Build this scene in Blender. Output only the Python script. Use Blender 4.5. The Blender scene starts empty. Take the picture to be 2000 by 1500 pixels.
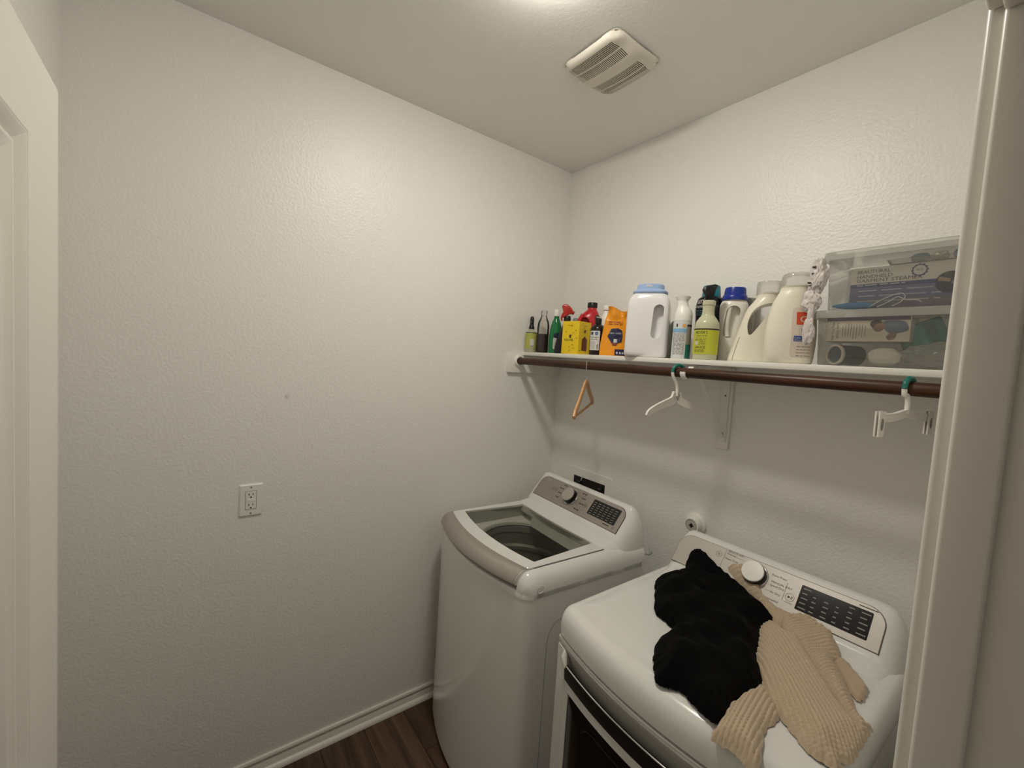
import bpy, bmesh, math, random
import numpy as np
from mathutils import Vector, Matrix, noise

PI = math.pi
rnd = random.Random(7)
scene = bpy.context.scene
COL = scene.collection

# ------------------------------------------------------------------ camera
CAM_POS = Vector((1.8045, -1.6832, 1.6913))
YAW, PITCH, ROLL = 2.4964, -0.0601, 0.0653
d_ = Vector((math.cos(PITCH) * math.cos(YAW), math.cos(PITCH) * math.sin(YAW), math.sin(PITCH)))
r_ = d_.cross(Vector((0, 0, 1))).normalized()
u_ = r_.cross(d_)
rr_ = math.cos(ROLL) * r_ + math.sin(ROLL) * u_
uu_ = -math.sin(ROLL) * r_ + math.cos(ROLL) * u_
cam_data = bpy.data.cameras.new('camera')
cam_data.sensor_width = 36.0
cam_data.lens = 834.9 / 2000 * 36.0
cam_data.clip_start = 0.02
cam = bpy.data.objects.new('camera', cam_data)
COL.objects.link(cam)
m3 = Matrix((rr_, uu_, -d_)).transposed()
cam.matrix_world = Matrix.Translation(CAM_POS) @ m3.to_4x4()
scene.camera = cam

# ------------------------------------------------------------------ world + exposure
world = bpy.data.worlds.new('world')
scene.world = world
world.use_nodes = True
world.node_tree.nodes['Background'].inputs[0].default_value = (1.0, 0.90, 0.76, 1)
world.node_tree.nodes['Background'].inputs[1].default_value = 0.13
LAMP_STRENGTH = 99.0
LAMP_COLOR = (1.0, 0.95, 0.855)
LIGHT_POS = Vector((0.92, -0.99, 2.74))
scene.view_settings.view_transform = 'Standard'
scene.view_settings.look = 'None'
scene.view_settings.gamma = 1.0
scene.view_settings.use_curve_mapping = False
scene.view_settings.exposure = 0.0
try:
    scene.cycles.transparent_max_bounces = 32
except Exception:
    pass
H = 2.74
W = 1.72
YF = -1.993

# ------------------------------------------------------------------ helpers
def lin(c):
    return tuple((x / 12.92 if x <= 0.04045 else ((x + 0.055) / 1.055) ** 2.4) for x in c)

def hx(s):
    s = s.lstrip('#')
    return lin(tuple(int(s[i:i + 2], 16) / 255 for i in (0, 2, 4)))

MATS = {}
def M(name, col=None, rough=0.5, metal=0.0, bump=None, coat=0.0, trans=0.0, ior=1.45, emit=None, spec=0.5,
      sheen=0.0, wood=None, var=None, aniso=None, sss=0.0):
    if name in MATS:
        return MATS[name]
    m = bpy.data.materials.new(name)
    m.use_nodes = True
    nt = m.node_tree
    b = nt.nodes['Principled BSDF']
    col = hx(col) if isinstance(col, str) else col
    b.inputs['Base Color'].default_value = (*col, 1)
    b.inputs['Roughness'].default_value = rough
    b.inputs['Metallic'].default_value = metal
    b.inputs['Specular IOR Level'].default_value = spec
    b.inputs['Coat Weight'].default_value = coat
    b.inputs['Transmission Weight'].default_value = trans
    b.inputs['IOR'].default_value = ior
    b.inputs['Sheen Weight'].default_value = sheen
    if sss:
        b.inputs['Subsurface Weight'].default_value = sss
        b.inputs['Subsurface Radius'].default_value = (0.02, 0.02, 0.015)
        b.inputs['Subsurface Scale'].default_value = 0.3
    if emit:
        b.inputs['Emission Color'].default_value = (*emit[0], 1)
        b.inputs['Emission Strength'].default_value = emit[1]
    tc = nt.nodes.new('ShaderNodeTexCoord')
    if bump:
        scale, strength, dist, detail = bump
        n = nt.nodes.new('ShaderNodeTexNoise')
        n.inputs['Scale'].default_value = scale
        n.inputs['Detail'].default_value = detail
        n.inputs['Roughness'].default_value = 0.5
        nt.links.new(tc.outputs['Object'], n.inputs['Vector'])
        bp = nt.nodes.new('ShaderNodeBump')
        bp.inputs['Strength'].default_value = strength
        bp.inputs['Distance'].default_value = dist
        nt.links.new(n.outputs['Fac'], bp.inputs['Height'])
        nt.links.new(bp.outputs['Normal'], b.inputs['Normal'])
    if var:
        scale, amt = var
        n = nt.nodes.new('ShaderNodeTexNoise')
        n.inputs['Scale'].default_value = scale
        n.inputs['Detail'].default_value = 3
        nt.links.new(tc.outputs['Object'], n.inputs['Vector'])
        mx = nt.nodes.new('ShaderNodeMix')
        mx.data_type = 'RGBA'
        mx.inputs[6].default_value = (*[c * (1 - amt) for c in col], 1)
        mx.inputs[7].default_value = (*[min(1, c * (1 + amt)) for c in col], 1)
        nt.links.new(n.outputs['Fac'], mx.inputs[0])
        nt.links.new(mx.outputs[2], b.inputs['Base Color'])
    if wood:
        c2, scl, axis = wood
        mp = nt.nodes.new('ShaderNodeMapping')
        s = [scl, scl, scl]
        s[axis] = scl * 0.06
        mp.inputs['Scale'].default_value = s
        oi = nt.nodes.new('ShaderNodeObjectInfo')
        ad = nt.nodes.new('ShaderNodeVectorMath')
        ad.operation = 'ADD'
        sc = nt.nodes.new('ShaderNodeVectorMath')
        sc.operation = 'SCALE'
        sc.inputs[0].default_value = (9.0, 7.0, 5.0)
        nt.links.new(oi.outputs['Random'], sc.inputs['Scale'])
        nt.links.new(tc.outputs['Object'], ad.inputs[0])
        nt.links.new(sc.outputs[0], ad.inputs[1])
        nt.links.new(ad.outputs[0], mp.inputs['Vector'])
        n = nt.nodes.new('ShaderNodeTexNoise')
        n.inputs['Scale'].default_value = 1.0
        n.inputs['Detail'].default_value = 6
        n.inputs['Roughness'].default_value = 0.65
        nt.links.new(mp.outputs['Vector'], n.inputs['Vector'])
        cr = nt.nodes.new('ShaderNodeValToRGB')
        cr.color_ramp.elements[0].position = 0.30
        cr.color_ramp.elements[0].color = (*hx(c2), 1)
        cr.color_ramp.elements[1].position = 0.72
        cr.color_ramp.elements[1].color = (*col, 1)
        nt.links.new(n.outputs['Fac'], cr.inputs['Fac'])
        hs = nt.nodes.new('ShaderNodeHueSaturation')
        mr = nt.nodes.new('ShaderNodeMapRange')
        mr.inputs[3].default_value = 0.75
        mr.inputs[4].default_value = 1.25
        nt.links.new(oi.outputs['Random'], mr.inputs[0])
        nt.links.new(mr.outputs[0], hs.inputs['Value'])
        nt.links.new(cr.outputs['Color'], hs.inputs['Color'])
        nt.links.new(hs.outputs['Color'], b.inputs['Base Color'])
    MATS[name] = m
    return m

def clear_mat(name, tint, haze, hazecol, rough=0.08, gloss=1.0):
    """thin clear plastic / glass: transparent tint + a little milky haze + fresnel gloss"""
    if name in MATS:
        return MATS[name]
    m = bpy.data.materials.new(name)
    m.use_nodes = True
    nt = m.node_tree
    nt.nodes.remove(nt.nodes['Principled BSDF'])
    out = nt.nodes['Material Output']
    tr = nt.nodes.new('ShaderNodeBsdfTransparent')
    tr.inputs[0].default_value = (*tint, 1)
    df = nt.nodes.new('ShaderNodeBsdfDiffuse')
    df.inputs[0].default_value = (*hazecol, 1)
    tl = nt.nodes.new('ShaderNodeBsdfTranslucent')
    tl.inputs[0].default_value = (*hazecol, 1)
    dd = nt.nodes.new('ShaderNodeMixShader')
    dd.inputs[0].default_value = 0.5
    nt.links.new(df.outputs[0], dd.inputs[1])
    nt.links.new(tl.outputs[0], dd.inputs[2])
    m1 = nt.nodes.new('ShaderNodeMixShader')
    m1.inputs[0].default_value = haze
    nt.links.new(tr.outputs[0], m1.inputs[1])
    nt.links.new(dd.outputs[0], m1.inputs[2])
    gl = nt.nodes.new('ShaderNodeBsdfGlossy')
    gl.inputs['Roughness'].default_value = rough
    fr = nt.nodes.new('ShaderNodeFresnel')
    fr.inputs[0].default_value = 1.45
    mu = nt.nodes.new('ShaderNodeMath')
    mu.operation = 'MULTIPLY'
    mu.inputs[1].default_value = gloss
    nt.links.new(fr.outputs[0], mu.inputs[0])
    m2 = nt.nodes.new('ShaderNodeMixShader')
    nt.links.new(mu.outputs[0], m2.inputs[0])
    nt.links.new(m1.outputs[0], m2.inputs[1])
    nt.links.new(gl.outputs[0], m2.inputs[2])
    nt.links.new(m2.outputs[0], out.inputs[0])
    MATS[name] = m
    return m

def mk(name, vf, mat, parent=None, smooth=40, loc=None, rotz=0.0, recalc=True):
    verts, faces = vf
    me = bpy.data.meshes.new(name)
    me.from_pydata([tuple(v) for v in verts], [], [tuple(f) for f in faces])
    if recalc:
        bm = bmesh.new()
        bm.from_mesh(me)
        bmesh.ops.recalc_face_normals(bm, faces=bm.faces)
        bm.to_mesh(me)
        bm.free()
    if smooth:
        me.polygons.foreach_set('use_smooth', [True] * len(me.polygons))
        me.set_sharp_from_angle(angle=math.radians(smooth))
    me.materials.append(mat)
    o = bpy.data.objects.new(name, me)
    COL.objects.link(o)
    if parent:
        o.parent = parent
    if loc is not None:
        o.location = loc
    o.rotation_euler = (0, 0, rotz)
    return o

def tag(o, label=None, cat=None, group=None, kind=None):
    if label:
        o['label'] = label
    if cat:
        o['category'] = cat
    if group:
        o['group'] = group
    if kind:
        o['kind'] = kind
    return o

def thing(name, label, cat, loc=(0, 0, 0), rotz=0.0, group=None, kind=None):
    o = bpy.data.objects.new(name, None)
    o.empty_display_size = 0.05
    COL.objects.link(o)
    o.location = loc
    o.rotation_euler = (0, 0, rotz)
    return tag(o, label, cat, group, kind)

def join(*vfs):
    V, F = [], []
    for v, f in vfs:
        n = len(V)
        V += [tuple(x) for x in v]
        F += [tuple(i + n for i in q) for q in f]
    return V, F

def box(x0, x1, y0, y1, z0, z1, bev=0.0, seg=2):
    bm = bmesh.new()
    bmesh.ops.create_cube(bm, size=1)
    for v in bm.verts:
        v.co = ((x0 + x1) / 2 + v.co.x * (x1 - x0), (y0 + y1) / 2 + v.co.y * (y1 - y0), (z0 + z1) / 2 + v.co.z * (z1 - z0))
    if bev:
        bmesh.ops.bevel(bm, geom=bm.edges[:], offset=bev, segments=seg, affect='EDGES', profile=0.5)
    out = dump(bm)
    return out

def dump(bm):
    bm.verts.index_update()
    V = [tuple(v.co) for v in bm.verts]
    F = [tuple(v.index for v in f.verts) for f in bm.faces]
    bm.free()
    return V, F

def xf(vf, mat4):
    return [tuple(mat4 @ Vector(v)) for v in vf[0]], vf[1]

def loft(rings, cap0=True, cap1=True, closed=True):
    n = len(rings[0])
    V = [tuple(p) for r in rings for p in r]
    F = []
    for k in range(len(rings) - 1):
        for i in range(n if closed else n - 1):
            j = (i + 1) % n
            F.append((k * n + i, k * n + j, (k + 1) * n + j, (k + 1) * n + i))
    if cap0:
        F.append(tuple(range(n))[::-1])
    if cap1:
        F.append(tuple((len(rings) - 1) * n + i for i in range(n)))
    return V, F

def lathe(prof, n=24, cx=0, cy=0, cap0=True, cap1=True):
    rings = [[(cx + r * math.cos(2 * PI * i / n), cy + r * math.sin(2 * PI * i / n), z) for i in range(n)] for r, z in prof]
    return loft(rings, cap0, cap1)

def tube(path, r, n=10, caps=True):
    pts = [Vector(p) for p in path]
    rad = r if isinstance(r, (list, tuple)) else [r] * len(pts)
    rings = []
    prev = None
    for i, p in enumerate(pts):
        t = (pts[min(i + 1, len(pts) - 1)] - pts[max(i - 1, 0)]).normalized()
        if prev is None:
            a = Vector((0, 0, 1)) if abs(t.z) < 0.9 else Vector((1, 0, 0))
            nrm = t.cross(a).normalized()
        else:
            nrm = (prev - t * prev.dot(t)).normalized()
        prev = nrm
        b = t.cross(nrm)
        rings.append([tuple(p + rad[i] * (math.cos(2 * PI * k / n) * nrm + math.sin(2 * PI * k / n) * b)) for k in range(n)])
    return loft(rings, caps, caps)

def spline(pts, per=8, closed=False):
    P = [np.array(p, float) for p in pts]
    n = len(P)
    out = []
    rng = range(n) if closed else range(n - 1)
    for i in rng:
        p0 = P[(i - 1) % n] if closed or i > 0 else 2 * P[0] - P[1]
        p1 = P[i]
        p2 = P[(i + 1) % n]
        p3 = P[(i + 2) % n] if closed or i + 2 < n else 2 * P[n - 1] - P[n - 2]
        for k in range(per):
            t = k / per
            out.append(0.5 * ((2 * p1) + (-p0 + p2) * t + (2 * p0 - 5 * p1 + 4 * p2 - p3) * t * t + (-p0 + 3 * p1 - 3 * p2 + p3) * t ** 3))
    if not closed:
        out.append(P[-1])
    return out

def prism(poly, fmap, h0, h1):
    """polygon in (s,t) extruded between heights through a map"""
    a = [fmap(s, t, h0) for s, t in poly]
    b = [fmap(s, t, h1) for s, t in poly]
    return loft([a, b])

def rrect(x0, x1, y0, y1, r, seg=5, es=4, tl=None):
    r = max(1e-5, min(r, (x1 - x0) / 2 - 1e-5, (y1 - y0) / 2 - 1e-5))
    pts = []
    cs = [(x1 - r, y0 + r, -PI / 2), (x1 - r, y1 - r, 0), (x0 + r, y1 - r, PI / 2), (x0 + r, y0 + r, PI)]
    for k in range(4):
        cx, cy, a0 = cs[k]
        arc = [(cx + r * math.cos(a0 + PI / 2 * i / seg), cy + r * math.sin(a0 + PI / 2 * i / seg)) for i in range(seg + 1)]
        pts += arc
        nx, ny, na = cs[(k + 1) % 4]
        nxt = (nx + r * math.cos(na), ny + r * math.sin(na))
        for t in (tl if tl and k % 2 else [i / es for i in range(1, es)]):
            pts.append((arc[-1][0] * (1 - t) + nxt[0] * t, arc[-1][1] * (1 - t) + nxt[1] * t))
    return pts

def plate(fmap, x0, x1, y0, y1, r, h0, h1, bev=0.0, seg=5, es=6, steps=4):
    """rounded rectangular plate laid on any mapped surface"""
    rings = []
    o = rrect(x0, x1, y0, y1, r, seg, es)
    rings.append([fmap(s, t, h0) for s, t in o])
    if bev:
        rings.append([fmap(s, t, h1 - bev) for s, t in o])
        oi = rrect(x0 + bev, x1 - bev, y0 + bev, y1 - bev, max(r - bev, 1e-4), seg, es)
    else:
        oi = o
    rings.append([fmap(s, t, h1) for s, t in oi])
    cx, cy = (x0 + x1) / 2, (y0 + y1) / 2
    for k in range(1, steps):
        f = 1 - k / steps
        rings.append([fmap(cx + (s - cx) * f, cy + (t - cy) * f, h1) for s, t in oi])
    return loft(rings, True, True)

def planar(o, ex, ey):
    o, ex, ey = Vector(o), Vector(ex).normalized(), Vector(ey).normalized()
    en = ex.cross(ey)
    return lambda s, t, h=0.0: tuple(o + ex * s + ey * t + en * h)

_tc = {}
def text2d(s, size, align='CENTER', cond=1.0):
    key = (s, align)
    if key not in _tc:
        cu = bpy.data.curves.new('lettering', 'FONT')
        cu.body = s
        cu.size = 1.0
        cu.align_x = align
        cu.align_y = 'CENTER'
        cu.resolution_u = 2
        ob = bpy.data.objects.new('lettering', cu)
        me = bpy.data.meshes.new_from_object(ob)
        V = [(v.co.x, v.co.y) for v in me.vertices]
        F = [tuple(p.vertices) for p in me.polygons]
        bpy.data.objects.remove(ob)
        bpy.data.curves.remove(cu)
        bpy.data.meshes.remove(me)
        _tc[key] = (V, F)
    V, F = _tc[key]
    return [(x * size * cond, y * size) for x, y in V], F

def text(fmap, s, size, cs, ct, h, align='CENTER', rot=0.0, cond=1.0):
    V, F = text2d(s, size, align, cond)
    c, sn = math.cos(rot), math.sin(rot)
    return [fmap(cs + x * c - y * sn, ct + x * sn + y * c, h) for x, y in V], F

def bool_cut(o, vf_cut, op='DIFFERENCE'):
    c = mk('cutter', vf_cut, MATS['appliance_white'])
    md = o.modifiers.new('cut', 'BOOLEAN')
    md.object = c
    md.operation = op
    md.solver = 'EXACT'
    o_par = o.parent
    o.parent = None
    bpy.context.view_layer.update()
    dg = bpy.context.evaluated_depsgraph_get()
    me = bpy.data.meshes.new_from_object(o.evaluated_get(dg))
    o.modifiers.clear()
    old = o.data
    me.name = old.name
    o.data = me
    me.polygons.foreach_set('use_smooth', [True] * len(me.polygons))
    me.set_sharp_from_angle(angle=math.radians(40))
    bpy.data.objects.remove(c)
    o.parent = o_par
    return o

def pchip(xs, ys, x):
    xs, ys = np.array(xs, float), np.array(ys, float)
    h = np.diff(xs)
    dl = np.diff(ys) / h
    d = np.zeros(len(xs))
    for i in range(1, len(xs) - 1):
        if dl[i - 1] * dl[i] > 0:
            w1, w2 = 2 * h[i] + h[i - 1], h[i] + 2 * h[i - 1]
            d[i] = (w1 + w2) / (w1 / dl[i - 1] + w2 / dl[i])
    d[0], d[-1] = dl[0], dl[-1]
    i = np.clip(np.searchsorted(xs, x) - 1, 0, len(h) - 1)
    t = (x - xs[i]) / h[i]
    return ((1 + 2 * t) * (1 - t) ** 2 * ys[i] + t * (1 - t) ** 2 * h[i] * d[i] + t * t * (3 - 2 * t) * ys[i + 1] + t * t * (t - 1) * h[i] * d[i + 1])

class Bottle:
    """body of revolution-like superellipse sections: (z, rx, ry, n[, ox, oy])"""
    def __init__(self, secs, smooth=True):
        self.s = [tuple(q) + (0.0, 0.0)[:6 - len(q)] for q in secs]
        self.z = [q[0] for q in self.s]
        self.smooth = smooth

    def at(self, z):
        out = []
        for k in range(1, 6):
            ys = [q[k] for q in self.s]
            out.append(float(pchip(self.z, ys, z)) if self.smooth else float(np.interp(z, self.z, ys)))
        return out

    def pt(self, a, z, off=0.0):
        rx, ry, n, ox, oy = self.at(z)
        rx += off
        ry += off
        c, s = math.cos(a), math.sin(a)
        e = 2.0 / n
        return (ox + rx * math.copysign(abs(c) ** e, c), oy + ry * math.copysign(abs(s) ** e, s), z)

    def mesh(self, n=36, sub=5, cap0=True, cap1=True):
        zs = []
        for a, b in zip(self.z[:-1], self.z[1:]):
            zs += [a + (b - a) * k / sub for k in range(sub)]
        zs.append(self.z[-1])
        return loft([[self.pt(2 * PI * i / n, z) for i in range(n)] for z in zs], cap0, cap1)

    def map(self, ac):
        """(s,t,h) -> point: s arc length from angle ac, t = height z"""
        def f(s, t, h=0.0):
            rx, ry, n, ox, oy = self.at(t)
            return self.pt(ac + s / ((rx + ry) / 2), t, 0.0004 + h)
        return f

def patch(fmap, s0, s1, t0, t1, h=0.0, ns=10, nt=6):
    V = [fmap(s0 + (s1 - s0) * i / ns, t0 + (t1 - t0) * j / nt, h) for j in range(nt + 1) for i in range(ns + 1)]
    F = [(j * (ns + 1) + i, j * (ns + 1) + i + 1, (j + 1) * (ns + 1) + i + 1, (j + 1) * (ns + 1) + i) for j in range(nt) for i in range(ns)]
    return V, F

def lines(fmap, s0, s1, t_top, dt, n, h, th, r=None):
    """rows of unreadable fine print as thin bars"""
    r = r or rnd
    out = []
    for k in range(n):
        t = t_top - k * dt
        s = s0
        while s < s1 - 0.002:
            w = min(r.uniform(0.12, 0.4) * (s1 - s0), s1 - s)
            out.append(patch(fmap, s, s + w * 0.9, t - th, t, h, 3, 1))
            s += w + (s1 - s0) * 0.03
    return join(*out)

# ------------------------------------------------------------------ materials
M('wall_paint', '#f2f0eb', 0.37, bump=(105, 0.45, 0.0038, 2.0), spec=0.5)
M('ceiling_paint', '#f2f0eb', 0.75, bump=(110, 0.2, 0.002, 2.0), spec=0.3)
M('trim_white', '#e9e5dc', 0.32, bump=(40, 0.03, 0.001, 2))
M('door_white', '#ebe7de', 0.38, bump=(60, 0.03, 0.001, 2))
M('shelf_white', '#f0ede5', 0.35)
M('floor_gap', '#120c08', 0.8)
M('floor_wood', '#6b5240', 0.42, wood=('#36261c', 30, 0), spec=0.4)
M('rod_wood', '#5d3a24', 0.38, wood=('#2a160c', 60, 0), spec=0.4)
M('hanger_wood', '#d9ab79', 0.4, wood=('#c39060', 60, 2))
M('appliance_white', '#e9e8e4', 0.2, coat=0.35)
M('appliance_body', '#efeeea', 0.22, coat=0.6)
MATS['appliance_body'].node_tree.nodes['Principled BSDF'].inputs['Coat Roughness'].default_value = 0.08
M('silver', '#a7a098', 0.42, metal=0.55, spec=0.4)
M('silver_dry', '#b9b3ab', 0.45, metal=0.4, spec=0.4)
M('chrome', '#d8d6d2', 0.12, metal=1.0)
M('steel_drum', '#86837a', 0.45, metal=0.25)
M('tub_grey', '#b9bab2', 0.4)
M('dark_grey', '#3a3835', 0.5)
M('black_gloss', '#060607', 0.15)
M('black_plastic', '#0c0c0d', 0.35)
M('near_black', '#1b1917', 0.35)
M('print_dark', '#3c3934', 0.6)
M('print_grey', '#8a8782', 0.6)
M('print_white', '#cfcdc8', 0.5)
M('white_plastic', '#f1efe9', 0.35)
M('matte_white', '#efece6', 0.6)
M('slot_black', '#050505', 0.8)

# ------------------------------------------------------------------ room shell
def struct(name, vf, mat, label, smooth=0):
    return tag(mk(name, vf, MATS[mat], smooth=smooth), label, None, None, 'structure')

wl_ = struct('wall_left', box(-0.1, 0, YF - 0.1, 0.1, 0, H), 'wall_paint', 'off-white orange-peel wall with the electrical outlet')
# the left wall carries a small grey scuff mark of its own
mw = MATS['wall_paint'].copy()
mw.name = 'wall_paint_scuffed'
nt_ = mw.node_tree
tc_ = nt_.nodes.new('ShaderNodeTexCoord')
mp_ = nt_.nodes.new('ShaderNodeMapping')
mp_.vector_type = 'TEXTURE'
mp_.inputs['Location'].default_value = (0, -1.392, 1.489)
mp_.inputs['Scale'].default_value = (.05, .013, .022)
gr_ = nt_.nodes.new('ShaderNodeTexGradient')
gr_.gradient_type = 'QUADRATIC_SPHERE'
nz_ = nt_.nodes.new('ShaderNodeTexNoise')
nz_.inputs['Scale'].default_value = 120
ml_ = nt_.nodes.new('ShaderNodeMath')
ml_.operation = 'MULTIPLY'
mx_ = nt_.nodes.new('ShaderNodeMix')
mx_.data_type = 'RGBA'
mx_.inputs[6].default_value = (*hx('#f2f0eb'), 1)
mx_.inputs[7].default_value = (*hx('#8f8a80'), 1)
nt_.links.new(tc_.outputs['Object'], mp_.inputs['Vector'])
nt_.links.new(mp_.outputs['Vector'], gr_.inputs['Vector'])
nt_.links.new(tc_.outputs['Object'], nz_.inputs['Vector'])
nt_.links.new(gr_.outputs['Fac'], ml_.inputs[0])
nt_.links.new(nz_.outputs['Fac'], ml_.inputs[1])
nt_.links.new(ml_.outputs[0], mx_.inputs[0])
nt_.links.new(mx_.outputs[2], nt_.nodes['Principled BSDF'].inputs['Base Color'])
wl_.data.materials[0] = mw
struct('wall_back', box(0, W + 0.12, 0, 0.1, 0, H), 'wall_paint', 'off-white textured wall behind washer, dryer and shelf')
struct('wall_front', box(0, W + 0.12, YF - 0.1, YF, 0, H), 'wall_paint', 'off-white wall strip behind the open door')
JY0, JY1, HEAD = -1.905, -1.083, 2.047
struct('wall_right', join(box(W, W + 0.12, JY1 + 0.02, 0, 0, H), box(W, W + 0.12, YF, JY0 - 0.02, 0, H),
                          box(W, W + 0.12, JY0 - 0.02, JY1 + 0.02, HEAD + 0.02, H)), 'wall_paint',
       'off-white wall that holds the doorway')
struct('ceiling', box(-0.1, W + 0.12, YF - 0.1, 0.1, H, H + 0.1), 'ceiling_paint', 'flat off-white ceiling with fan and light')

fl = struct('floor', box(0, 2.7, YF, 0, -0.05, -0.006), 'floor_gap', 'dark brown wood plank floor')
PW = 0.184
def plank(x0, x1, y0, y1):
    o = mk('floor_plank', box(x0 + .0007, x1 - .0007, y0 + .0007, y1 - .0007, -0.006, 0, 0.0008, 1), MATS['floor_wood'], fl, 0)
    return o
row = 0
y = -0.858 + 4 * PW
while y > 0:
    y -= PW
yy = y
starts = []
k = 0
while yy > YF:
    pass_y0 = max(yy - PW, YF)
    y1 = yy
    off = {0: 0.80}.get(k, (0.265 + 0.41 * k) % 1.2)
    if abs((yy - PW) - (-0.858)) < 0.02:
        off = 0.265
    xs = [0.0]
    x = off
    while x < 2.7:
        if x > 0.05:
            xs.append(x)
        x += 1.2
    xs.append(2.7)
    for a, b in zip(xs[:-1], xs[1:]):
        plank(a, b, pass_y0, y1)
    yy -= PW
    k += 1
if y < 0:
    for a, b in ((0, 0.9), (0.9, 2.1), (2.1, 2.7)):
        plank(a, b, y, 0)

# baseboard with quarter round on the left wall
def extr_y(prof, y0, y1):
    return loft([[(x, y0, z) for x, z in prof], [(x, y1, z) for x, z in prof]])
bb = struct('baseboard_left', extr_y([(0, 0), (.010, 0), (.010, .042), (.0065, .047), (.0065, .051), (.011, .056), (.0115, .062), (.008, .068), (0, .069)], YF, 0),
            'trim_white', 'white moulded baseboard along the left wall', 40)
qr = [(.010, 0.0005)] + [(.010 + .015 * math.cos(a), .0005 + .020 * math.sin(a)) for a in [PI / 2 * i / 8 for i in range(9)]]
mk('quarter_round', extr_y(qr, YF, 0), MATS['trim_white'], bb, 30)

# door frame
fr = thing('trim_1', 'white painted door frame at the right edge', None, (W, JY1, 0), kind='structure')
def loc(vf, o):
    return [(x - o[0], y - o[1], z - o[2]) for x, y, z in vf[0]], vf[1]
O = (W, JY1, 0)
xo = W + 0.135
mk('jamb', loc(box(W - 0.001, xo, JY1, JY1 + 0.019, 0, HEAD + 0.019, 0.0045, 4), O), MATS['trim_white'], fr, 60)
mk('jamb', loc(box(W - 0.001, xo, JY0 - 0.019, JY0, 0, HEAD + 0.019, 0.0045, 4), O), MATS['trim_white'], fr, 60)
mk('head_jamb', loc(box(W - 0.001, xo, JY0, JY1, HEAD, HEAD + 0.019, 0.0045, 4), O), MATS['trim_white'], fr, 60)
sx0, sx1 = W + 0.0115, W + 0.048
mk('door_stop', loc(box(sx0, sx1, JY1 - 0.011, JY1, 0, HEAD, 0.004, 4), O), MATS['trim_white'], fr, 60)
mk('door_stop', loc(box(sx0, sx1, JY0, JY0 + 0.011, 0, HEAD, 0.004, 4), O), MATS['trim_white'], fr, 60)
mk('door_stop', loc(box(sx0, sx1, JY0 + .011, JY1 - .011, HEAD - 0.011, HEAD, 0.004, 4), O), MATS['trim_white'], fr, 60)

# open panel door against the front wall
DX0, DX1, DY0, DY1, DZ0, DZ1 = 0.876, 1.700, -1.880, -1.845, 0.012, 2.036
dr = thing('door_1', 'white moulded panel door standing open at the left edge', None, (DX1, DY0, 0), kind='structure')
O = (DX1, DY0, 0)
mk('door_core', loc(box(DX0 + .01, DX1 - .01, DY0 + .012, DY1 - .0148, DZ0 + .01, DZ1 - .01), O), MATS['door_white'], dr, 0)
ST = 0.145
px0, px1 = DX0 + ST, DX1 - ST
pans = [(1.05, 1.925), (0.25, 0.93)]
for a, b in ((DX0, px0), (px1, DX1)):
    mk('stile', loc(box(a, b, DY0, DY1, DZ0, DZ1), O), MATS['door_white'], dr, 40)
for a, b in ((pans[0][1], DZ1), (pans[1][1], pans[0][0]), (DZ0, pans[1][0])):
    mk('rail', loc(box(px0, px1, DY0, DY1, a, b, 0.0), O), MATS['door_white'], dr, 40)
for z0, z1 in pans:
    # stepped sticking moulding: outer ring slope, ledge, second slope, then arched raised field
    def ring(ins, dep):
        return [(x, DY1 - dep, z) for x, z in rrect(px0 + ins, px1 - ins, z0 + ins, z1 - ins, 0.0006, 1, 10)]
    vf = loft([ring(-.001, -.0002), ring(0.001, 0.0005), ring(0.003, 0.001), ring(0.016, 0.0105), ring(0.019, 0.0075), ring(0.023, 0.0075), ring(0.034, 0.0140), ring(0.046, 0.0143)], False, False)
    mk('moulding', loc(vf, O), MATS['door_white'], dr, 30)
    def field(ins, dep):
        xa, xb, za, zb_ = px0 + ins, px1 - ins, z0 + ins, z1 - ins
        ar = 0.07 if z0 > 1 else 0.0
        pts = [(xa, za), (xb, za)]
        for i in range(17):
            q = 1 - 2 * i / 16
            pts.append(((xa + xb) / 2 + q * (xb - xa) / 2, zb_ - ar * abs(q) ** 3.0))
        return [(x, DY1 - dep, z) for x, z in pts]
    vf = loft([field(0.044, 0.0150), field(0.044, 0.0135), field(0.060, 0.0065)], False, True)
    mk('raised_panel', loc(vf, O), MATS['door_white'], dr, 30)

# ------------------------------------------------------------------ ceiling light (its own light)
M('diffuser', (0.9, 0.87, 0.8), 0.5, emit=(LAMP_COLOR, LAMP_STRENGTH))
lt = thing('ceiling_light', 'round flush white ceiling light in the middle of the ceiling', 'ceiling light', LIGHT_POS)
mk('trim_ring', lathe([(0.115, 0), (0.115, -0.006), (0.110, -0.011), (0.098, -0.012), (0.098, 0)], 40), MATS['white_plastic'], lt)
mk('diffuser', lathe([(0.0975, -0.010), (0.0965, -0.021), (0.086, -0.031), (0.055, -0.038), (0.012, -0.040)], 40, cap0=False), MATS['diffuser'], lt)

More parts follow.
